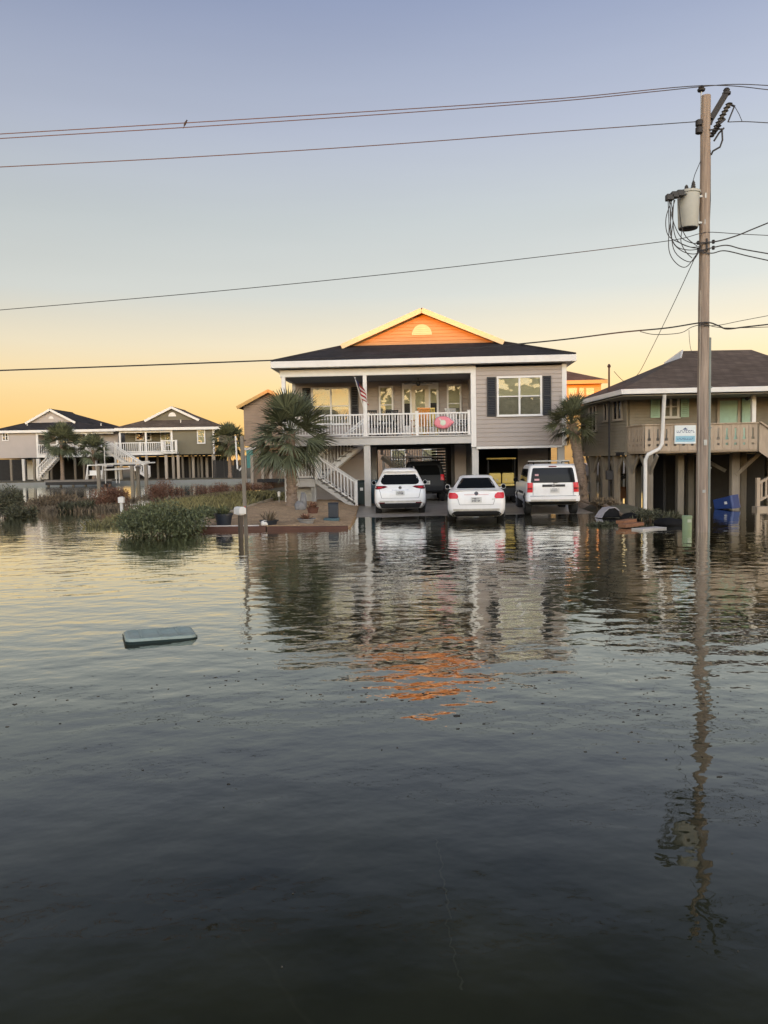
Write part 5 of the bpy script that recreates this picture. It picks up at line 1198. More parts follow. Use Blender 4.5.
grass('dry_marsh_grass', (-19, -7.5, 33, 47), 9000, .34, 'leaftan', 43, 'dry brown marsh grass standing in shallow water below the far houses', -.3, .02)

# ================================================================ utility pole
PX, PY = 8.03, 19.4
up = thing('utility_pole', 'tall weathered wooden utility pole rising from the flood water at the right', 'utility pole', (PX, PY, 0))
def pl(px, py, dy=0.): v = at(px, py, PY+dy); return v-Vector((PX, PY, 0))
ztop = pl(706, 96).z
b = MB(); n = 40; b.tube([(.004*math.sin(i*.8), 0, -.15+(ztop+.15)*i/n) for i in range(n+1)], [.148-.034*i/n for i in range(n+1)], 18); b.build('shaft', M['pole'], up, smooth=True, angle=50)
b = MB(); b.tube([(.145, -.07, -.12), (.14, -.065, 2.0), (.132, -.06, pl(709, 338).z)], .036, 8)
for z in (.6, 1.6, 2.6, 3.6): b.box(.09, .185, -.11, -.03, z, z+.035)
b.build('conduit', M['conduit'], up, smooth=True)
b = MB(); b.tube([(-.135, -.09, -.12), (-.115, -.075, 6.0)], .016, 6); b.build('ground_moulding', M['pilelight'], up)
b = MB(); b.box(-.03, .05, -.155, -.14, 2.18, 2.32); b.box(-.05, .02, -.155, -.138, 1.0, 1.07); b.build('tag_plate', M['galv'], up)
# pin insulator at the top left
q = pl(701.3, 89); b = MB(); b.tube([(-.11, 0, ztop-.45), (q.x, 0, ztop-.3), (q.x, 0, q.z-.06)], .018, 6); b.build('insulator_pin', M['galv'], up)
b = MB(); b.lathe([(.03,-.06),(.085,-.05),(.095,-.01),(.06,.0),(.07,.035),(.05,.07),(.02,.085)], (q.x, 0, q.z), 14); b.build('insulator', M['hardware'], up, smooth=True)
# stand-off arm with insulator
A, B_ = pl(711, 119), pl(726.5, 93, -.12)
b = MB(); b.bar(A, B_, .15, .12); b.bar(A-Vector((.05,0,.12)), A+Vector((.02,0,.12)), .06, .14); b.build('standoff_arm', M['hardware'], up)
b = MB(); q = B_; b.lathe([(.035,-.02),(.095,.0),(.10,.05),(.065,.07),(.08,.11),(.05,.15),(.02,.16)], (q.x, q.y, q.z-.04), 14); b.build('insulator', M['hardware'], up, smooth=True)
# side spool insulators, left
b = MB(); q = pl(699.5, 126); b.lathe([(.05,-.2),(.085,-.18),(.085,-.05),(.05,-.03),(.085,.0),(.085,.12),(.05,.14)], (q.x-.02, -.02, q.z), 12); b.build('spool_insulator', M['hardware'], up, smooth=True)
# fused cutout, arrester and jumpers
b = MB(); A, B_ = pl(713, 133), pl(729, 104, -.2)
for i in range(9):
    u = i/8; c_ = A.lerp(B_, u); b.lathe([(.05,-.02),(.085,0),(.05,.02)], tuple(c_), 10)
b.tube([A, B_], .045, 8); b.build('fuse_cutout', M['porcelain'], up)
b = MB(); b.tube([pl(729,104,-.2), pl(735,106.5,-.22)], .025, 6); b.tube([pl(734.5,106,-.22), pl(728,122,-.22)], .018, 6); b.tube([pl(725,119,-.2), pl(719,124,-.2)], .03, 6); b.build('fuse_tube', M['hardware'], up)
b = MB(); A, B_ = pl(712, 136, -.1), pl(719, 126, -.15)
for i in range(5):
    c_ = A.lerp(B_, i/4); b.lathe([(.04,-.02),(.06,0),(.04,.02)], tuple(c_), 10)
b.bar(pl(709,130,-.1), pl(722,129,-.15), .03); b.tube([pl(714,141,-.1), pl(719,133,-.1), pl(724,128,-.1)], .022, 6); b.build('arrester', M['hardware'], up)
b = MB(); b.tube([pl(722,129,-.15), pl(722.5,140,-.15), pl(720,147,-.12), pl(713,151,-.1), pl(711,155,-.05)], .022, 6); b.tube([pl(735,107,-.22), pl(739,114,-.2), pl(742,121,-.1)], .008, 5)
b.tube([pl(710.5,150), pl(710.5,200,-.02), pl(709,235)], .008, 5); b.tube([pl(701,160), pl(695,174,-.1), pl(691,188,-.2)], .009, 5); b.build('jumper_wire', M['hardware'], up)
def smooth_pts(P, k=8):
    out = []
    for i in range(len(P)-1):
        p0, p1, p2, p3 = P[max(i-1,0)], P[i], P[i+1], P[min(i+2,len(P)-1)]
        for j in range(k):
            t = j/k; out.append(.5*((2*p1)+(p2-p0)*t+(2*p0-5*p1+4*p2-p3)*t*t+(3*p1-p0-3*p2+p3)*t**3))
    return out+[P[-1]]
# ================================================================ transformer on the pole
q0, q1 = pl(687.5, 193), pl(687.5, 229)
tx = thing('transformer', 'grey cylindrical transformer can hanging on the left side of the utility pole', 'transformer', (PX+q0.x, PY-.06, q1.z))
Hh = q0.z-q1.z
b = MB(); b.lathe([(.02,-.015),(.225,-.0),(.235,.03),(.262,Hh-.06),(.285,Hh-.05),(.285,Hh),(.20,Hh+.035),(.02,Hh+.05)], (0,0,0), 28); b.build('tank', M['tank'], tx, smooth=True, angle=45)
b = MB(); b.lathe([(.1,-.035),(.215,-.02),(.222,-.003)], (0,0,0), 24); b.build('base_ring', M['hardware'], tx)
for dx, dy, hh in ((-.02, .08, .17), (.12, .0, .24)):
    b = MB(); prof = [(.055, 0)]
    for i in range(5): prof += [(.07-.006*i, hh*(i+.3)/5.5), (.045-.004*i, hh*(i+.8)/5.5)]
    b.lathe(prof+[(.02, hh)], (dx, dy, Hh+.03), 12); b.build('bushing', M['porcelain'], tx, smooth=True)
b = MB()
for z in (Hh*.12, Hh*.85):
    b = MB(); b.box(.2, .385, -.02, .14, z, z+.05); b.box(.38, .42, -.06, .18, z-.03, z+.09); b.build('mounting_bracket', M['galv'], tx)
b = MB()
for px_, py_ in ((669.5, 197.5), (674.5, 195), (680, 193.5)):
    v = at(px_, py_, PY-.3)-Vector((PX+q0.x, PY-.06, q1.z)); b.box(v.x-.085, v.x+.085, v.y-.08, v.y+.08, v.z-.075, v.z+.07)
v = at(675, 198, PY-.3)-Vector((PX+q0.x, PY-.06, q1.z)); b.bar((v.x-.16, v.y+.02, v.z-.03), (-.05, -.2, Hh-.1), .05)
b.build('terminal_block', M['blackplastic'], tx, bevel=.015)
b = MB()
def P2(px, py, dy): return at(px, py, PY-.06+dy)-Vector((PX+q0.x, PY-.06, q1.z))
for pts in (
    [(669,199),(671,215),(670,232),(676,246),(688,250),(700,249)], [(671,200),(673,220),(672,240),(682,251),(695,254),(702,249)],
    [(668,198),(669,225),(669,250),(676,263),(686,267),(696,255),(701,248)], [(672,200),(666,218),(668,235),(680,243),(694,248),(701,247)],
    [(674,199),(673,222),(677,240),(690,247),(702,246)], [(675,200),(672,216),(680,236),(692,243),(702,243)],
    [(678,196),(680,215),(682,228),(687,238),(697,246)], [(682,230),(681,242),(686,252),(692,258)], [(670,200),(671,230),(675,252),(690,262),(699,252)]):
    dy = -.25+rnd.uniform(-.05,.05)
    b.tube(smooth_pts([P2(x, y, dy+.2*i/len(pts)) for i, (x, y) in enumerate(pts)], 5), .0105, 5)
b.build('drop_leads', M['wire'], tx, smooth=True)
b = MB()
for (px_, py_) in ((698, 243), (713, 242), (698, 250), (713, 248)): v = at(px_, py_, PY-.1); b.lathe([(.025,-.045),(.04,-.03),(.025,0),(.04,.03),(.025,.045)], (v.x-PX, -.12, v.z), 8)
b.box(-.02, .02, -.15, -.12, pl(705,253).z, pl(705,240).z); b.build('secondary_rack', M['hardware'], up)

# ================================================================ overhead wires
def wire(name, label, pts, r, m='wire', far=True, cat='overhead wire', group='overhead wires'):
    P = [at(x, y, Y) for x, y, Y in pts]
    P = smooth_pts(P)
    def ext(P, a, c_):
        d = (P[a]-P[c_]); d = d/abs(d.x)*14 if abs(d.x) > 1e-3 else d; return P[a]+d+Vector((0,0,-.15))
    if far in (True, 'both', 'l') and pts[0][0] <= 1: P = [ext(P, 0, 3)]+P
    if far in (True, 'both', 'r') and pts[-1][0] >= 766: P = P+[ext(P, -1, -4)]
    o = P[0].copy(); b = MB(); b.tube([p-o for p in P], r, 5)
    ob = b.build(name, M[m], None, smooth=True); ob.location = o
    tag(ob, label, cat, group); return ob
Y = PY
wire('power_line', 'topmost thin wire crossing the sky and tied to the pin insulator', [(0,134,Y),(192,122.5,Y),(384,110.5,Y),(560,98.5,Y),(701.3,85.6,Y),(768,89.6,Y)], .0105, 'wirebare')
wire('power_line', 'second wire from the top running to the stand-off arm insulator', [(0,138.5,Y),(192,127,Y),(384,114.2,Y),(560,101,Y),(655,91.5,Y),(726,84.6,Y-.12),(768,85.4,Y-.12)], .0105, 'wirebare')
wire('power_line', 'single wire below the top pair ending at the side spool insulator', [(0,167,Y),(192,157,Y),(384,144.8,Y),(560,131.5,Y),(699,121.5,Y)], .0105, 'wirebare')
wire('power_line', 'short wire leaving the fuse hardware to the right edge', [(728,122,Y-.2),(745,121.6,Y-.2),(768,122.8,Y-.2)], .0105, 'wirebare')
wire('power_line', 'thin wire crossing the middle of the sky to the transformer leads', [(0,310,Y),(192,293.5,Y),(384,274.5,Y),(560,254.5,Y),(650,243.3,Y),(681,238.7,Y-.1),(699,233.8,Y-.14),(711,232.2,Y-.1),(740,234,Y),(768,235.4,Y)], .009)
wire('power_line', 'thick black cable rising to the right edge from the pole', [(696,243,Y-.16),(716,241.5,Y-.16),(736,236,Y-.1),(752,229.5,Y),(768,223,Y)], .017)
wire('power_line', 'black cable sagging to the right edge below the rising cable', [(700,251,Y-.16),(713,247.6,Y-.16),(727,245.3,Y-.1),(742,249,Y),(768,253.6,Y)], .015)
wire('power_line', 'lowest of the three black cables right of the transformer rack', [(699,251.4,Y-.16),(712,253.2,Y-.16),(725,250.8,Y-.1),(748,256,Y),(768,260.4,Y)], .014)
wire('communication_cable', 'thick cable passing in front of the grey house roof', [(0,370.5,Y),(192,363.5,Y),(384,355,Y),(540,342,Y),(620,332.5,Y),(667,328,Y-.1),(704,322.5,Y-.16),(718,325.5,Y-.12),(727,329,Y),(745,327,Y),(768,324.5,Y)], .018)
wire('communication_cable', 'loosely looped second cable lashed below the pole collar', [(640,331.5,Y-.02),(655,334.5,Y-.1),(680,333,Y-.14),(692,327,Y-.16),(704,324.6,Y-.17),(716,327,Y-.12),(732,328,Y),(768,327,Y)], .009, far='r')
wire('communication_cable', 'thin cable climbing to the right edge from the pole collar', [(704,326,Y-.16),(720,325,Y),(740,321,Y),(768,315.7,Y)], .008)
wire('service_drop', 'slack service wire descending from the pole to the tan house roof', [(698,251,Y-.1),(692,264,Y+.8),(672,307,Y+4),(650,352,Y+7.6),(638,374,30.2),(626,382,30.2),(614,371.5,28.98)], .010, far=False)
wire('service_drop', 'thin lead hanging down the pole from the cable loops', [(689,330,Y-.12),(689.5,340,Y-.14),(691.5,351,Y-.15),(697,353,Y-.15)], .006, far=False)
v = at(185.5, 123.6, Y)
bd = thing('bird', 'small dark bird perched on the top pair of wires', 'bird', v); bd.scale = (.66, .66, .66)
b = MB(); b.tube([(-.06,0,-.10),(-.03,0,-.03),(.0,0,.03),(.035,0,.075),(.055,0,.10)], [.012,.038,.042,.030,.010], 8); b.lathe([(.005,-.03),(.028,-.01),(.028,.012),(.006,.03)], (.05,0,.11), 8)
b.tube([(.07,0,.112),(.098,0,.108)], [.008,.001], 5); b.build('body', M['bird'], bd, smooth=True)
b = MB(); b.slab([(-.03,-.015,-.06),(-.03,.015,-.06),(-.10,.02,-.17),(-.10,-.02,-.17)], .006); b.build('tail', M['bird'], bd)

# ================================================================ things in and around the water
q = [ground(125.5, 639.5, 0), ground(194, 633, 0), ground(190, 624, 0), ground(124.5, 631, 0)]
c_ = ground(159.5, 634, .03); an = math.atan2(q[1].y-q[0].y, q[1].x-q[0].x)
ld = thing('container_lid', 'weathered green plastic lid with rounded corners floating in the flood water', 'plastic lid', (c_.x, c_.y, -.035), an)
def rrect(hx_, hy_, r, k=5):
    return [(sx*(hx_-r)+r*math.cos(a0+math.pi/2*i/k), sy*(hy_-r)+r*math.sin(a0+math.pi/2*i/k)) for sx, sy, a0 in ((1,1,0),(-1,1,math.pi/2),(-1,-1,math.pi),(1,-1,1.5*math.pi)) for i in range(k+1)]
b = MB(); vs = []; n = 24
for hx_, hy_, r_, z in ((.355,.265,.08,.0),(.372,.282,.09,.02),(.378,.288,.09,.055),(.370,.280,.09,.078),(.352,.262,.08,.086),(.33,.24,.07,.083),(.32,.23,.07,.078)):
    vs += [(x, y, z) for x, y in rrect(hx_, hy_, r_)]
b.add(vs, [(i*n+j, i*n+(j+1)%n, (i+1)*n+(j+1)%n, (i+1)*n+j) for i in range(6) for j in range(n)]+[tuple(range(n-1,-1,-1)), tuple(6*n+j for j in range(n))])
for x in (-.2, .0, .2): b.box(x-.012, x+.012, -.19, .19, .0805, .0865)
b.build('lid_panel', M['lid'], ld, smooth=True, angle=35)
b = MB(); b.tube([(-.10,.285,.03),(-.09,.315,.032),(.09,.315,.032),(.10,.285,.03)], .010, 6); b.build('handle', M['greenbin'], ld)
b = MB(); vs = [(x,y,z) for z, k in ((-.04,.372),(.052,.386)) for x, y in rrect(k, k-.09, .092)]
b.add(vs, [(j, (j+1)%n, n+(j+1)%n, n+j) for j in range(n)]); b.build('rim', M['greenbin'], ld, smooth=True)
ld.rotation_euler = (R(-1.5), R(1.5), an)
# floating specks in two drift lines
rg = random.Random(77); b = MB()
for i in range(130):
    k = rg.random(); px_ = rg.uniform(-10, 790)
    if k < .5: py_ = 690+rg.gauss(0, 7)+8*math.sin(px_*.02)+(8 if px_ > 500 else 0)
    elif k < .7: py_ = 735+rg.gauss(0, 22)
    elif k < .85: px_ = 640+rg.gauss(0, 14); py_ = rg.uniform(640, 760)
    else: py_ = rg.uniform(640, 980)
    g = ground(px_, py_, 0); s_ = rg.uniform(.003, .009)*(1 if py_ < 800 else .5)*(2.4 if rg.random() < .09 else 1); a = rg.uniform(0, 6.28)
    m_ = rg.randint(3, 5); pts = [(g.x+s_*rg.uniform(.5,1.3)*math.cos(a+6.28*j/m_)*1.8, g.y+s_*rg.uniform(.5,1.3)*math.sin(a+6.28*j/m_), .004) for j in range(m_)]
    b.slab(pts, .006)
tag(b.build('floating_debris', M['litter']), 'dark specks of leaf litter drifting on the flood water', 'leaf litter', kind='stuff')

# mailbox on its post and the tall wooden post beside it
q = ground(241, 537.5, 0)
mb = thing('mailbox', 'small white rounded mailbox on a dark post standing in the water', 'mailbox', (q.x, q.y, 0), R(38))
zm = at(241, 514, q.y).z
b = MB(); b.box(-.05, .05, -.05, .05, -.12, zm-.02); b.build('post', M['postdark'], mb)
hw = .10; arc = [(-hw,0),(hw,0)]+[(hw*math.cos(a*math.pi/8), .13+hw*.62*math.sin(a*math.pi/8)) for a in range(9)]
b = MB(); b.prism(arc, 'y', -.13, .17); b.box(-.06, .06, -.10, .14, -.025, -.002); o = b.build('box', M['white'], mb); o.location.z = zm
d_ = MB(); d_.prism([(x*.86, z*.93+.005) for x, z in arc], 'y', -.142, -.1315); o2 = d_.build('door', M['white'], mb); o2.location.z = zm
b = MB(); b.box(.102, .110, -.08, -.02, .08, .1); b.box(.102, .110, -.08, -.05, .1, .2); o2 = b.build('flag', M['redlamp'], mb); o2.location.z = zm
q = ground(246.3, 536.5, 0); zt_ = at(244, 436, q.y).z
wp = thing('wooden_post', 'tall slim weathered wooden post with white pipe hook beside the mailbox', 'post', (q.x, q.y, 0))
b = MB(); b.bar((0,0,-.12), (-.04,0,zt_), .09, .09); b.build('shaft', M['piling'], wp)
def w2(px, py): v = at(px, py, q.y); return v-Vector((q.x, q.y, 0))
b = MB(); b.bar(w2(231, 441.5), w2(246, 440.5), .035); b.build('crossarm', M['postdark'], wp)
b = MB(); b.tube([w2(235.5, 436), w2(236.5, 455), w2(237.5, 469), w2(239.5, 470.5), w2(242, 467), w2(242.8, 461)], .022, 8); b.build('hook', M['white'], wp, smooth=True)
q = ground(122, 515, 0); zt_ = at(121, 499, q.y).z
mk = thing('marker_post', 'small white marker box on a white post in the water by the big bush', 'marker', (q.x, q.y, 0))
b = MB(); b.box(-.05, .05, -.05, .05, -.14, zt_-.15); b.build('post', M['whitedirty'], mk)
b = MB(); b.box(-.11, .11, -.09, .09, zt_-.15, zt_+.06); b.prism([(-.12,zt_+.06),(.12,zt_+.06),(0,zt_+.10)], 'y', -.1, .1); b.build('box', M['white'], mk, bevel=.01)
# timber border and pale edging of the mulch bed
A, B_ = ground(187, 531, 0), ground(348, 529, 0)
tb = thing('timber_border', 'red brown landscape timber along the water edge of the mulch bed', 'garden edging', (A.x, A.y, 0))
b = MB(); d = B_-A; b.bar((0,0,-.03), (d.x*.5-.02,d.y*.5,-.03), .16, .30); b.bar((d.x*.5+.02,d.y*.5+.01,-.035), (d.x,d.y,-.05), .16, .28); b.build('timber', M['timber'], tb, bevel=.012)
b = MB(); b.bar((.1,.02,.135), (d.x*.45,d.y*.45+.02,.135), .12, .025); b.build('cap_board', M['whiteboard'], tb)
A, B_ = Vector((bed_left(22.5)+.02, 22.5, .20)), Vector((bed_left(32.5)-.05, 32.5, .50))
eg = thing('pale_edging', 'thin pale edging board running back along the left side of the mulch bed', 'garden edging', A)
b = MB(); b.bar((0,0,-.06), (B_-A)*.5+Vector((0,0,-.09)), .05, .16); b.bar((B_-A)*.5+Vector((0,0,-.09)), (B_-A)+Vector((0,0,-.10)), .05, .16); b.build('board', M['edging'], eg)
# pots and bits in the bed
def potthing(name, label, px, py, Y, r, hh, m, plant=None, seed=1, taper=.75, cat='plant pot'):
    v = at(px, py, Y); z = bed_z(v.x, Y)-.02; t = thing(name, label, cat, (v.x, Y, z))
    b = MB(); b.lathe([(r*taper*.98, 0), (r*.95, hh*.85), (r*1.05, hh*.86), (r*1.06, hh), (r*.93, hh), (r*.9, hh*.85), (.02, hh*.84)], (0,0,0), 20); b.build('pot', M[m], t, smooth=True, angle=40)
    if plant:
        rg = random.Random(seed); b = MB()
        for i in range(plant[1]):
            a = rg.uniform(0, 6.28); e = rg.uniform(.3, 1.4); l = plant[2]*rg.uniform(.5, 1.1); d = Vector((math.cos(a)*math.cos(e), math.sin(a)*math.cos(e), math.sin(e))); o = Vector((math.cos(a)*r*.5*rg.random(), math.sin(a)*r*.5, hh*.85))
            s_ = d.cross(Vector((0,0,1))).normalized()*.016; m_ = o+d*l*.6; b.add([o-s_*.5, o+s_*.5, m_+s_, m_-s_, o+d*l-Vector((0,0,l*.18))], [(0,1,2,3),(3,2,4)])
        b.build('plant', M[plant[0]], t)
    return t
potthing('planter', 'large dark navy tub planter with green shrub beside the mailbox', 224, 527, 22.9, .27, .40, 'pot', ('leaf', 130, .42), 3)
potthing('planter', 'low wide black pot beside the white stone on the border', 269, 526, 22.9, .28, .17, 'pot', ('leaftan', 60, .45), 4)
potthing('planter', 'shallow pale grey bowl planter near the middle of the mulch bed', 306.5, 525, 23.2, .27, .16, 'greypot', ('leafbrown', 90, .25), 5)
potthing('planter', 'small rusty brown pot with dry plant behind the grey bowl', 313, 519, 25.5, .2, .22, 'timber', ('leafbrown', 70, .3), 6)
v = at(201.5, 528, 22.75); so_ = thing('solar_light', 'small white garden light at the left end of the timber border', 'garden light', (v.x, 22.75, .06))
b = MB(); b.lathe([(.012,-.1),(.012,.08)], (0,0,0), 8); b.build('stake', M['galv'], so_); b = MB(); b.lathe([(.05,.05),(.055,.17),(.075,.175),(.06,.20),(.01,.215)], (0,0,0), 12); b.build('lamp_head', M['white'], so_, smooth=True)
v = at(293, 490, 30.8)
so2 = thing('solar_light', 'small white garden light at the back of the mulch bed near the palm trunk', 'garden light', (at(279, 496, 31.2).x, 31.2, bed_z(-4.4, 31.2)))
b = MB(); b.lathe([(.012,-.1),(.012,.28)], (0,0,0), 8); b.build('stake', M['galv'], so2); b = MB(); b.lathe([(.05,.25),(.06,.40),(.08,.405),(.06,.44),(.01,.455)], (0,0,0), 12); b.build('lamp_head', M['white'], so2, smooth=True)
def rock(name, label, px, py, Y, r, m, seed, z=None, cat='stone'):
    rg = random.Random(seed); v = at(px, py, Y); z = bed_z(v.x, Y) if z is None else z
    bm = bmesh.new(); bmesh.ops.create_icosphere(bm, subdivisions=3, radius=1)
    for w_ in bm.verts:
        k = 1+.28*mnoise.noise(w_.co*1.3+Vector((seed*3.1, 0, 0)))+.1*mnoise.noise(w_.co*4+Vector((seed, 2, 0))); w_.co = Vector((w_.co.x*r[0]*k, w_.co.y*r[1]*k, w_.co.z*r[2]*k))
    me = bpy.data.meshes.new(name); bm.to_mesh(me); bm.free(); me.materials.append(M[m]); me.polygons.foreach_set('use_smooth', [True]*len(me.polygons))
    o = bpy.data.objects.new(name, me); col.objects.link(o); o.location = (v.x, Y, z+r[2]*.6); return tag(o, label, cat)
import bmesh
rock('garden_stone', 'round white stone lying on the red timber border', 264.5, 525, 22.7, (.11,.1,.10), 'white', 1, .1)
rock('garden_stone', 'grey boulder at the foot of the left palm', 300.5, 513, 27.3, (.20,.17,.20), 'stone', 2)
rock('garden_stone', 'smaller grey rock leaning behind the boulder near the palm trunk', 303.5, 507, 28.6, (.13,.13,.36), 'stone', 3)
v = at(333, 522, 24.0); nb_ = thing('storage_box', 'dark navy upright box on a low tray at the right of the mulch bed', 'garden box', (v.x, 24.0, bed_z(v.x, 24)))
b = MB(); b.box(-.14, .17, -.05, .2, .1, .52); b.prism([(-.05,.52),(.22,.52),(.2,.57),(-.05,.55)], 'x', -.15, .18); b.build('box', M['pot'], nb_, bevel=.015)
b = MB(); b.box(-.28, .2, -.2, .22, -.02, .09); b.build('tray', M['tealbin'], nb_, bevel=.02)
# wheelie bins by the stairs
def bin_(name, label, x, y, z, m, rz=0.):
    t = thing(name, label, 'wheelie bin', (x, y, z), rz); b = MB(); hx0, hx1 = .22, .29
    vs = [(-hx0,-.24,.06),(hx0,-.24,.06),(hx0,.24,.06),(-hx0,.24,.06),(-hx1,-.33,.95),(hx1,-.33,.95),(hx1,.33,.95),(-hx1,.33,.95)]
    b.add(vs, [(0,3,2,1),(4,5,6,7),(0,1,5,4),(1,2,6,5),(2,3,7,6),(3,0,4,7)]); b.box(-.31,.31,-.35,-.31,.88,.95); b.build('bin_body', M[m], t, bevel=.025)
    b = MB(); b.prism([(-.36,.955),(.36,.955),(.36,1.0),(.2,1.04),(-.3,1.01)], 'x', -.31, .31); b.build('lid', M[m], t, bevel=.015)
    for g in (-1, 1):
        b = MB(); b.lathe([(.03,-.03),(.12,-.03),(.125,0),(.12,.03),(.03,.03)], (g*.26, .25, .125), 16, 'x'); b.build('wheel', M['rubber'], t)
    b = MB(); b.tube([(-.25,.33,.9),(-.25,.42,.93),(.25,.42,.93),(.25,.33,.9)], .016, 6); b.build('handle', M['blackplastic'], t)
    b = MB(); b.box(-.06,.06,-.337,-.33,.62,.74); b.build('sticker', M['plate'], t)
    return t
v = at(362, 500, 31.7); bin_('wheelie_bin', 'dark green wheelie bin standing between the stair newel and the carport column', v.x, 31.7, .14, 'greenbin')
v = at(376.5, 500, 32.0); bin_('wheelie_bin', 'blue green wheelie bin half hidden behind the white crossover', v.x, 32.0, .14, 'tealbin', .1)
v = ground(731, 507.5, .0)
bb = bin_('wheelie_bin', 'bright blue recycling bin tipped over in the water under the tan deck', v.x-.85, 27.9, .16, 'bluebin', R(-8)); bb.scale = (.78, .78, .78); bb.rotation_euler = (R(8), R(80), R(-42))
# ================================================================ porch things
def loc_house(px, py, yl): x, z = FM.hit(px, py, yl); return FM.M @ Vector((x, yl, z))
v = loc_house(364.8, 412, -.04)
fl = thing('flag', 'striped red and white flag with blue corner on a short pole at the porch post', 'flag', v, FM.yaw)
FP = Vector((-.34, -.35, 1.32))
b = MB(); b.tube([(0,0,0), FP], .014, 6); b.lathe([(.02,0),(.025,.02),(.005,.04)], tuple(FP), 8); b.build('flagpole', M['white'], fl)
b = MB(); nu, nv = 13, 16; A = FP*.98; B_ = FP*.36; vs = []
for j in range(nv+1):
    for i in range(nu+1):
        u, t = i/nu, j/nv; p = A.lerp(B_, u*(1-.35*t)); 
        p = p+Vector((.34*t+.03*math.sin(t*7+u*5)+.06*u, -.05+.05*math.sin(u*9+t*6)*(.3+t), -.42*t-.10*u*t)); vs.append(p)
fs = []; mi = []
for j in range(nv):
    for i in range(nu):
        fs.append((j*(nu+1)+i, j*(nu+1)+i+1, (j+1)*(nu+1)+i+1, (j+1)*(nu+1)+i)); mi.append(2 if (i < 7 and j < 6) else (0 if (i//2) % 2 == 0 else 1))
b.add(vs, fs); b.mi = mi; b.build('flag_cloth', [M['flagred'], M['flagwhite'], M['flagblue']], fl, smooth=True, angle=180)
v = loc_house(443, 422.5, -.12)
pf = thing('pool_float', 'pink leaf shaped float with pale centre hung on the white porch railing', 'pool float', v, FM.yaw)
ol = [(.36*math.cos(a)*(1 if math.cos(a) < 0 else 1+.25*max(0, 1-abs(math.sin(a))*2.2)), .255*math.sin(a)) for a in [2*math.pi*i/32 for i in range(32)]]
b = MB(); vs = [(x*k, y, z*k) for k, y in ((.9,.03),(1.0,.0),(.97,-.035),(.86,-.06),(.6,-.062)) for x, z in ol]; n = 32
b.add(vs, [(i*n+j, i*n+(j+1)%n, (i+1)*n+(j+1)%n, (i+1)*n+j) for i in range(4) for j in range(n)]+[tuple(range(n-1,-1,-1)), tuple(4*n+j for j in range(n))]); b.build('float_body', M['pink'], pf, smooth=True)
b = MB(); b.lathe([(.02,-.078),(.09,-.076),(.115,-.066),(.115,-.06)], (-.0,0,-.01), 16, 'y'); b.add([(-.08,-.075,.02),(-.17,-.07,.15),(-.12,-.07,.17),(-.04,-.075,.05)], [(0,1,2,3)]); b.build('centre_patch', M['palegreen'], pf)
def chair(name, label, px, yl, m, rz, style='rocker', group='chairs on the porch'):
    x = FM.hit(px, 425, yl)[0]; w0 = FM.M @ Vector((x, yl, 2.955)); t = thing(name, label, 'chair', w0, FM.yaw+rz, group)
    b = MB(); b.box(-.25,.25,-.25,.25,.40,.44); b.build('seat', M[m], t, bevel=.01)
    b = MB()
    for k in range(6): xx = -.22+.088*k; b.bar((xx,.24,.45),(xx*1.05,.46,1.12),.05 if style != 'slat' else .06,.02)
    b.bar((-.27,.24,.5),(.27,.24,.5),.04); b.bar((-.27,.46,1.12),(.27,.46,1.12),.05,.06); b.build('backrest', M[m], t)
    for sx in (-.26,.26):
        for y in (-.22,.22):
            b = MB(); b.bar((sx,y,.05),(sx,y,.64 if y < 0 else .5),.045); b.build('leg', M[m], t)
        b = MB(); b.box(sx-.05, sx+.05, -.28, .26, .64, .67); b.build('armrest', M[m], t)
    if style == 'rocker':
        for sx in (-.26,.26):
            b = MB(); b.tube([(sx,-.42,.10),(sx,-.2,.035),(sx,.1,.02),(sx,.5,.12)], .022, 6); b.build('rocker', M[m], t)
    return t
chair('rocking_chair', 'dark rocking chair on the porch right of the flag', 374, 1.3, 'dark', R(20)); chair('rocking_chair', 'dark rocking chair on the porch left of the front door', 389, 1.5, 'dark', R(-15))
chair('slatted_chair', 'white slatted chair at the right end of the porch behind the railing', 457, 1.2, 'white', R(35), 'slat'); chair('porch_chair', 'dark chair in the right porch corner behind the pink float', 463.5, 1.7, 'dark', R(-60), 'slat')
chair('porch_chair', 'orange chair on the porch in front of the door', 420, 1.3, 'orange', R(200), 'slat'); chair('porch_chair', 'yellow chair on the porch between the orange chair and the pink float', 430.5, 1.5, 'yellow', R(170), 'slat')

# ================================================================ debris heap at the right, pedestal, boat
v = ground(687, 530, 0); zt_ = at(687, 515.5, v.y).z
pd = thing('utility_pedestal', 'pale green utility pedestal standing in the water left of the pole', 'utility box', (v.x, v.y, 0), R(6))
b = MB(); b.lathe([(.118,-.13),(.12,zt_-.06),(.128,zt_-.055),(.128,zt_-.015),(.115,zt_)], (0,0,0), 20); b.build('cover', M['pedestal'], pd, smooth=True, angle=35)
b = MB(); b.box(-.05,.05,-.128,-.118,zt_*.55,zt_*.75); b.build('label_plate', M['palegreen'], pd)
v = ground(608, 517, .05); bt = thing('overturned_tub', 'overturned black tub with pale grey rim in the debris by the tan house', 'tub', (v.x+.1, v.y+.3, .02), R(12)); bt.scale = (.55, .6, .68)
b = MB(); b.prism([(-.62,0),(.62,0),(.50,.30),(.25,.45),(-.15,.42),(-.42,.25)], 'y', -.3, .35); b.build('tub_body', M['blacktarp'], bt, bevel=.05)
b = MB(); b.prism([(-.66,.0),(-.60,.0),(-.40,.28),(-.14,.455),(.26,.485),(.50,.33),(.48,.30),(.24,.455),(-.14,.425),(-.42,.25)], 'y', -.34, .39); b.build('rim', M['greytarp'], bt)
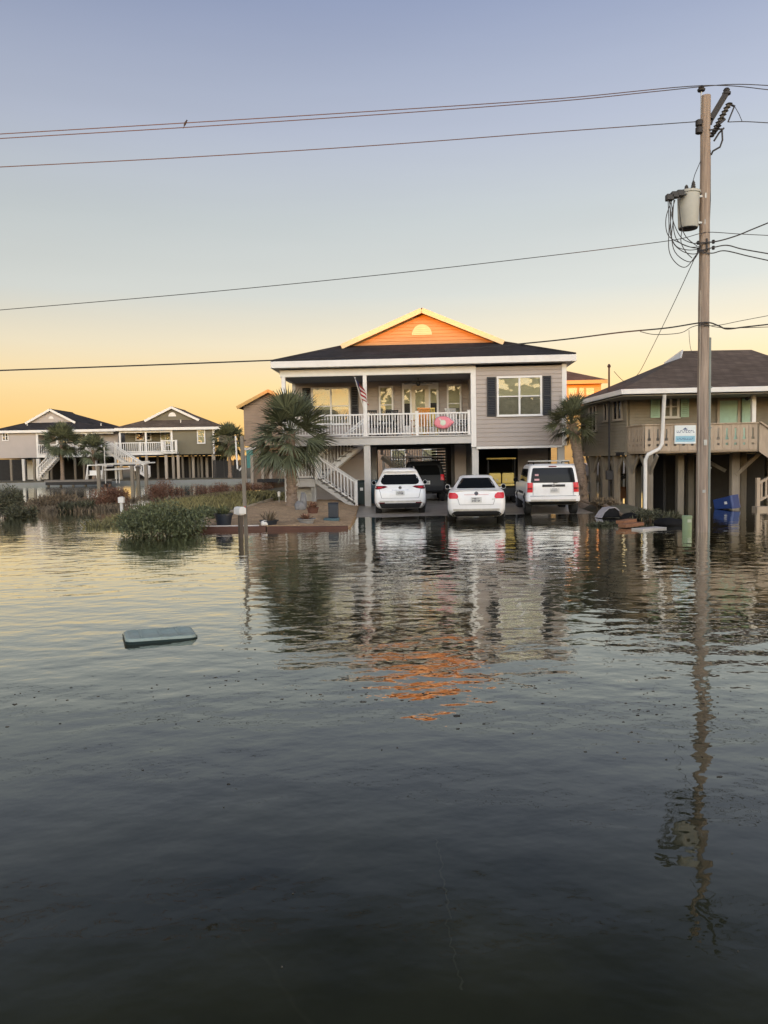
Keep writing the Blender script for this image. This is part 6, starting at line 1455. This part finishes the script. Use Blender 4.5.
def board(name, label, p, q, w_, t_, m, cat='board'):
    p, q = Vector(p), Vector(q); o = thing(name, label, cat, p); b = MB(); b.bar((0,0,0), q-p, w_, t_); b.build('board', M[m], o, bevel=.006); return o
g0, g1 = ground(622, 526, .06), ground(641, 524.5, .06)
for i, (dy, dz) in enumerate(((0,0),(.35,.07))):
    board('wet_board', ('lower orange brown board lying at the water edge of the debris','upper orange brown board stacked behind in the debris')[i], g0+Vector((.05*i,dy,dz)), g1+Vector((-.1*i,dy+.05,dz+.02)), .26, .09, 'orangeboard')
g0, g1 = ground(637, 529.5, .02), ground(661, 527.5, .02); board('floating_board', 'flat white board floating in front of the debris', g0, g1, .38, .04, 'whiteboard')
g0, g1 = ground(594, 506, .3), ground(622, 512, .2); board('long_plank', 'long pale plank lying across the back of the debris', Vector((g0.x,29,.45)), Vector((g1.x+.2,27.6,.18)), .14, .05, 'debriswood')
g0, g1 = ground(640, 516, .2), ground(672, 522, .2); board('long_plank', 'dark plank slanting through the debris toward the downspout', Vector((g0.x,26,.32)), Vector((g1.x,24.2,.08)), .12, .06, 'debriswood')
board('orange_board', 'bright orange board standing behind the corner pilings', Vector((at(617,500,32.5).x,32.5,.45)), Vector((at(640,500,32.5).x,32.6,.42)), .06, .5, 'orangeboard')
v = ground(672, 524, .03); rock('black_bag', 'crumpled black bag lying in the water by the green pedestal', 669, 524, v.y, (.42,.3,.17), 'blacktarp', 9, -.06, 'bag')
v = ground(632, 519, .06); rock('dark_bag', 'small dark bag among the debris left of the downspout', 630, 519, v.y, (.3,.25,.15), 'blacktarp', 12, .0, 'bag')
for label, px, py, r, n, m, sd in (('tangled green brown brush pile beside the downspout', 655, 521, (.8,.7,.42), 1500, 'leafdark', 51), ('dry brown brush at the foot of the leaning palm', 598, 512, (.8,.7,.30), 1200, 'leaftan', 52), ('thin weedy tuft in the water in front of the debris', 603, 525, (.55,.4,.14), 500, 'leafdark', 53)):
    q = ground(px, py, 0); shrub('brush_pile', label, 'brush pile', (q.x, q.y, max(-.03, h(q.x, q.y))), r, n, .16, m, sd, 'storm brush', 8, .3, .4, 14)
bo = thing('boat', 'pale grey boat hull stored behind the pilings under the tan house', 'boat', (10.2, 37.5, .3), R(25))
b = MB(); vs = []; n = 7
for x, hw, zb, zt2 in ((-2.6,.9,.45,1.3),(-1.2,1.0,.4,1.3),(.6,.95,.4,1.4),(1.9,.55,.55,1.55),(2.7,.05,1.1,1.7)):
    vs += [(x,-hw,zt2),(x,-hw*.9,zb+.4),(x,-hw*.4,zb+.1),(x,0,zb),(x,hw*.4,zb+.1),(x,hw*.9,zb+.4),(x,hw,zt2)]
b.add(vs, [(i*n+j,i*n+j+1,(i+1)*n+j+1,(i+1)*n+j) for i in range(4) for j in range(n-1)]+[tuple(range(n)), tuple(i*n for i in range(4,-1,-1))+tuple(i*n+6 for i in range(5))]); b.build('hull', M['hull'], bo, smooth=True, angle=35)
b = MB(); b.box(-2.2,-1.2,-.06,.06,-.3,.5); b.box(1.0,1.2,-.5,.5,-.3,.55); b.build('cradle', M['piling'], bo)
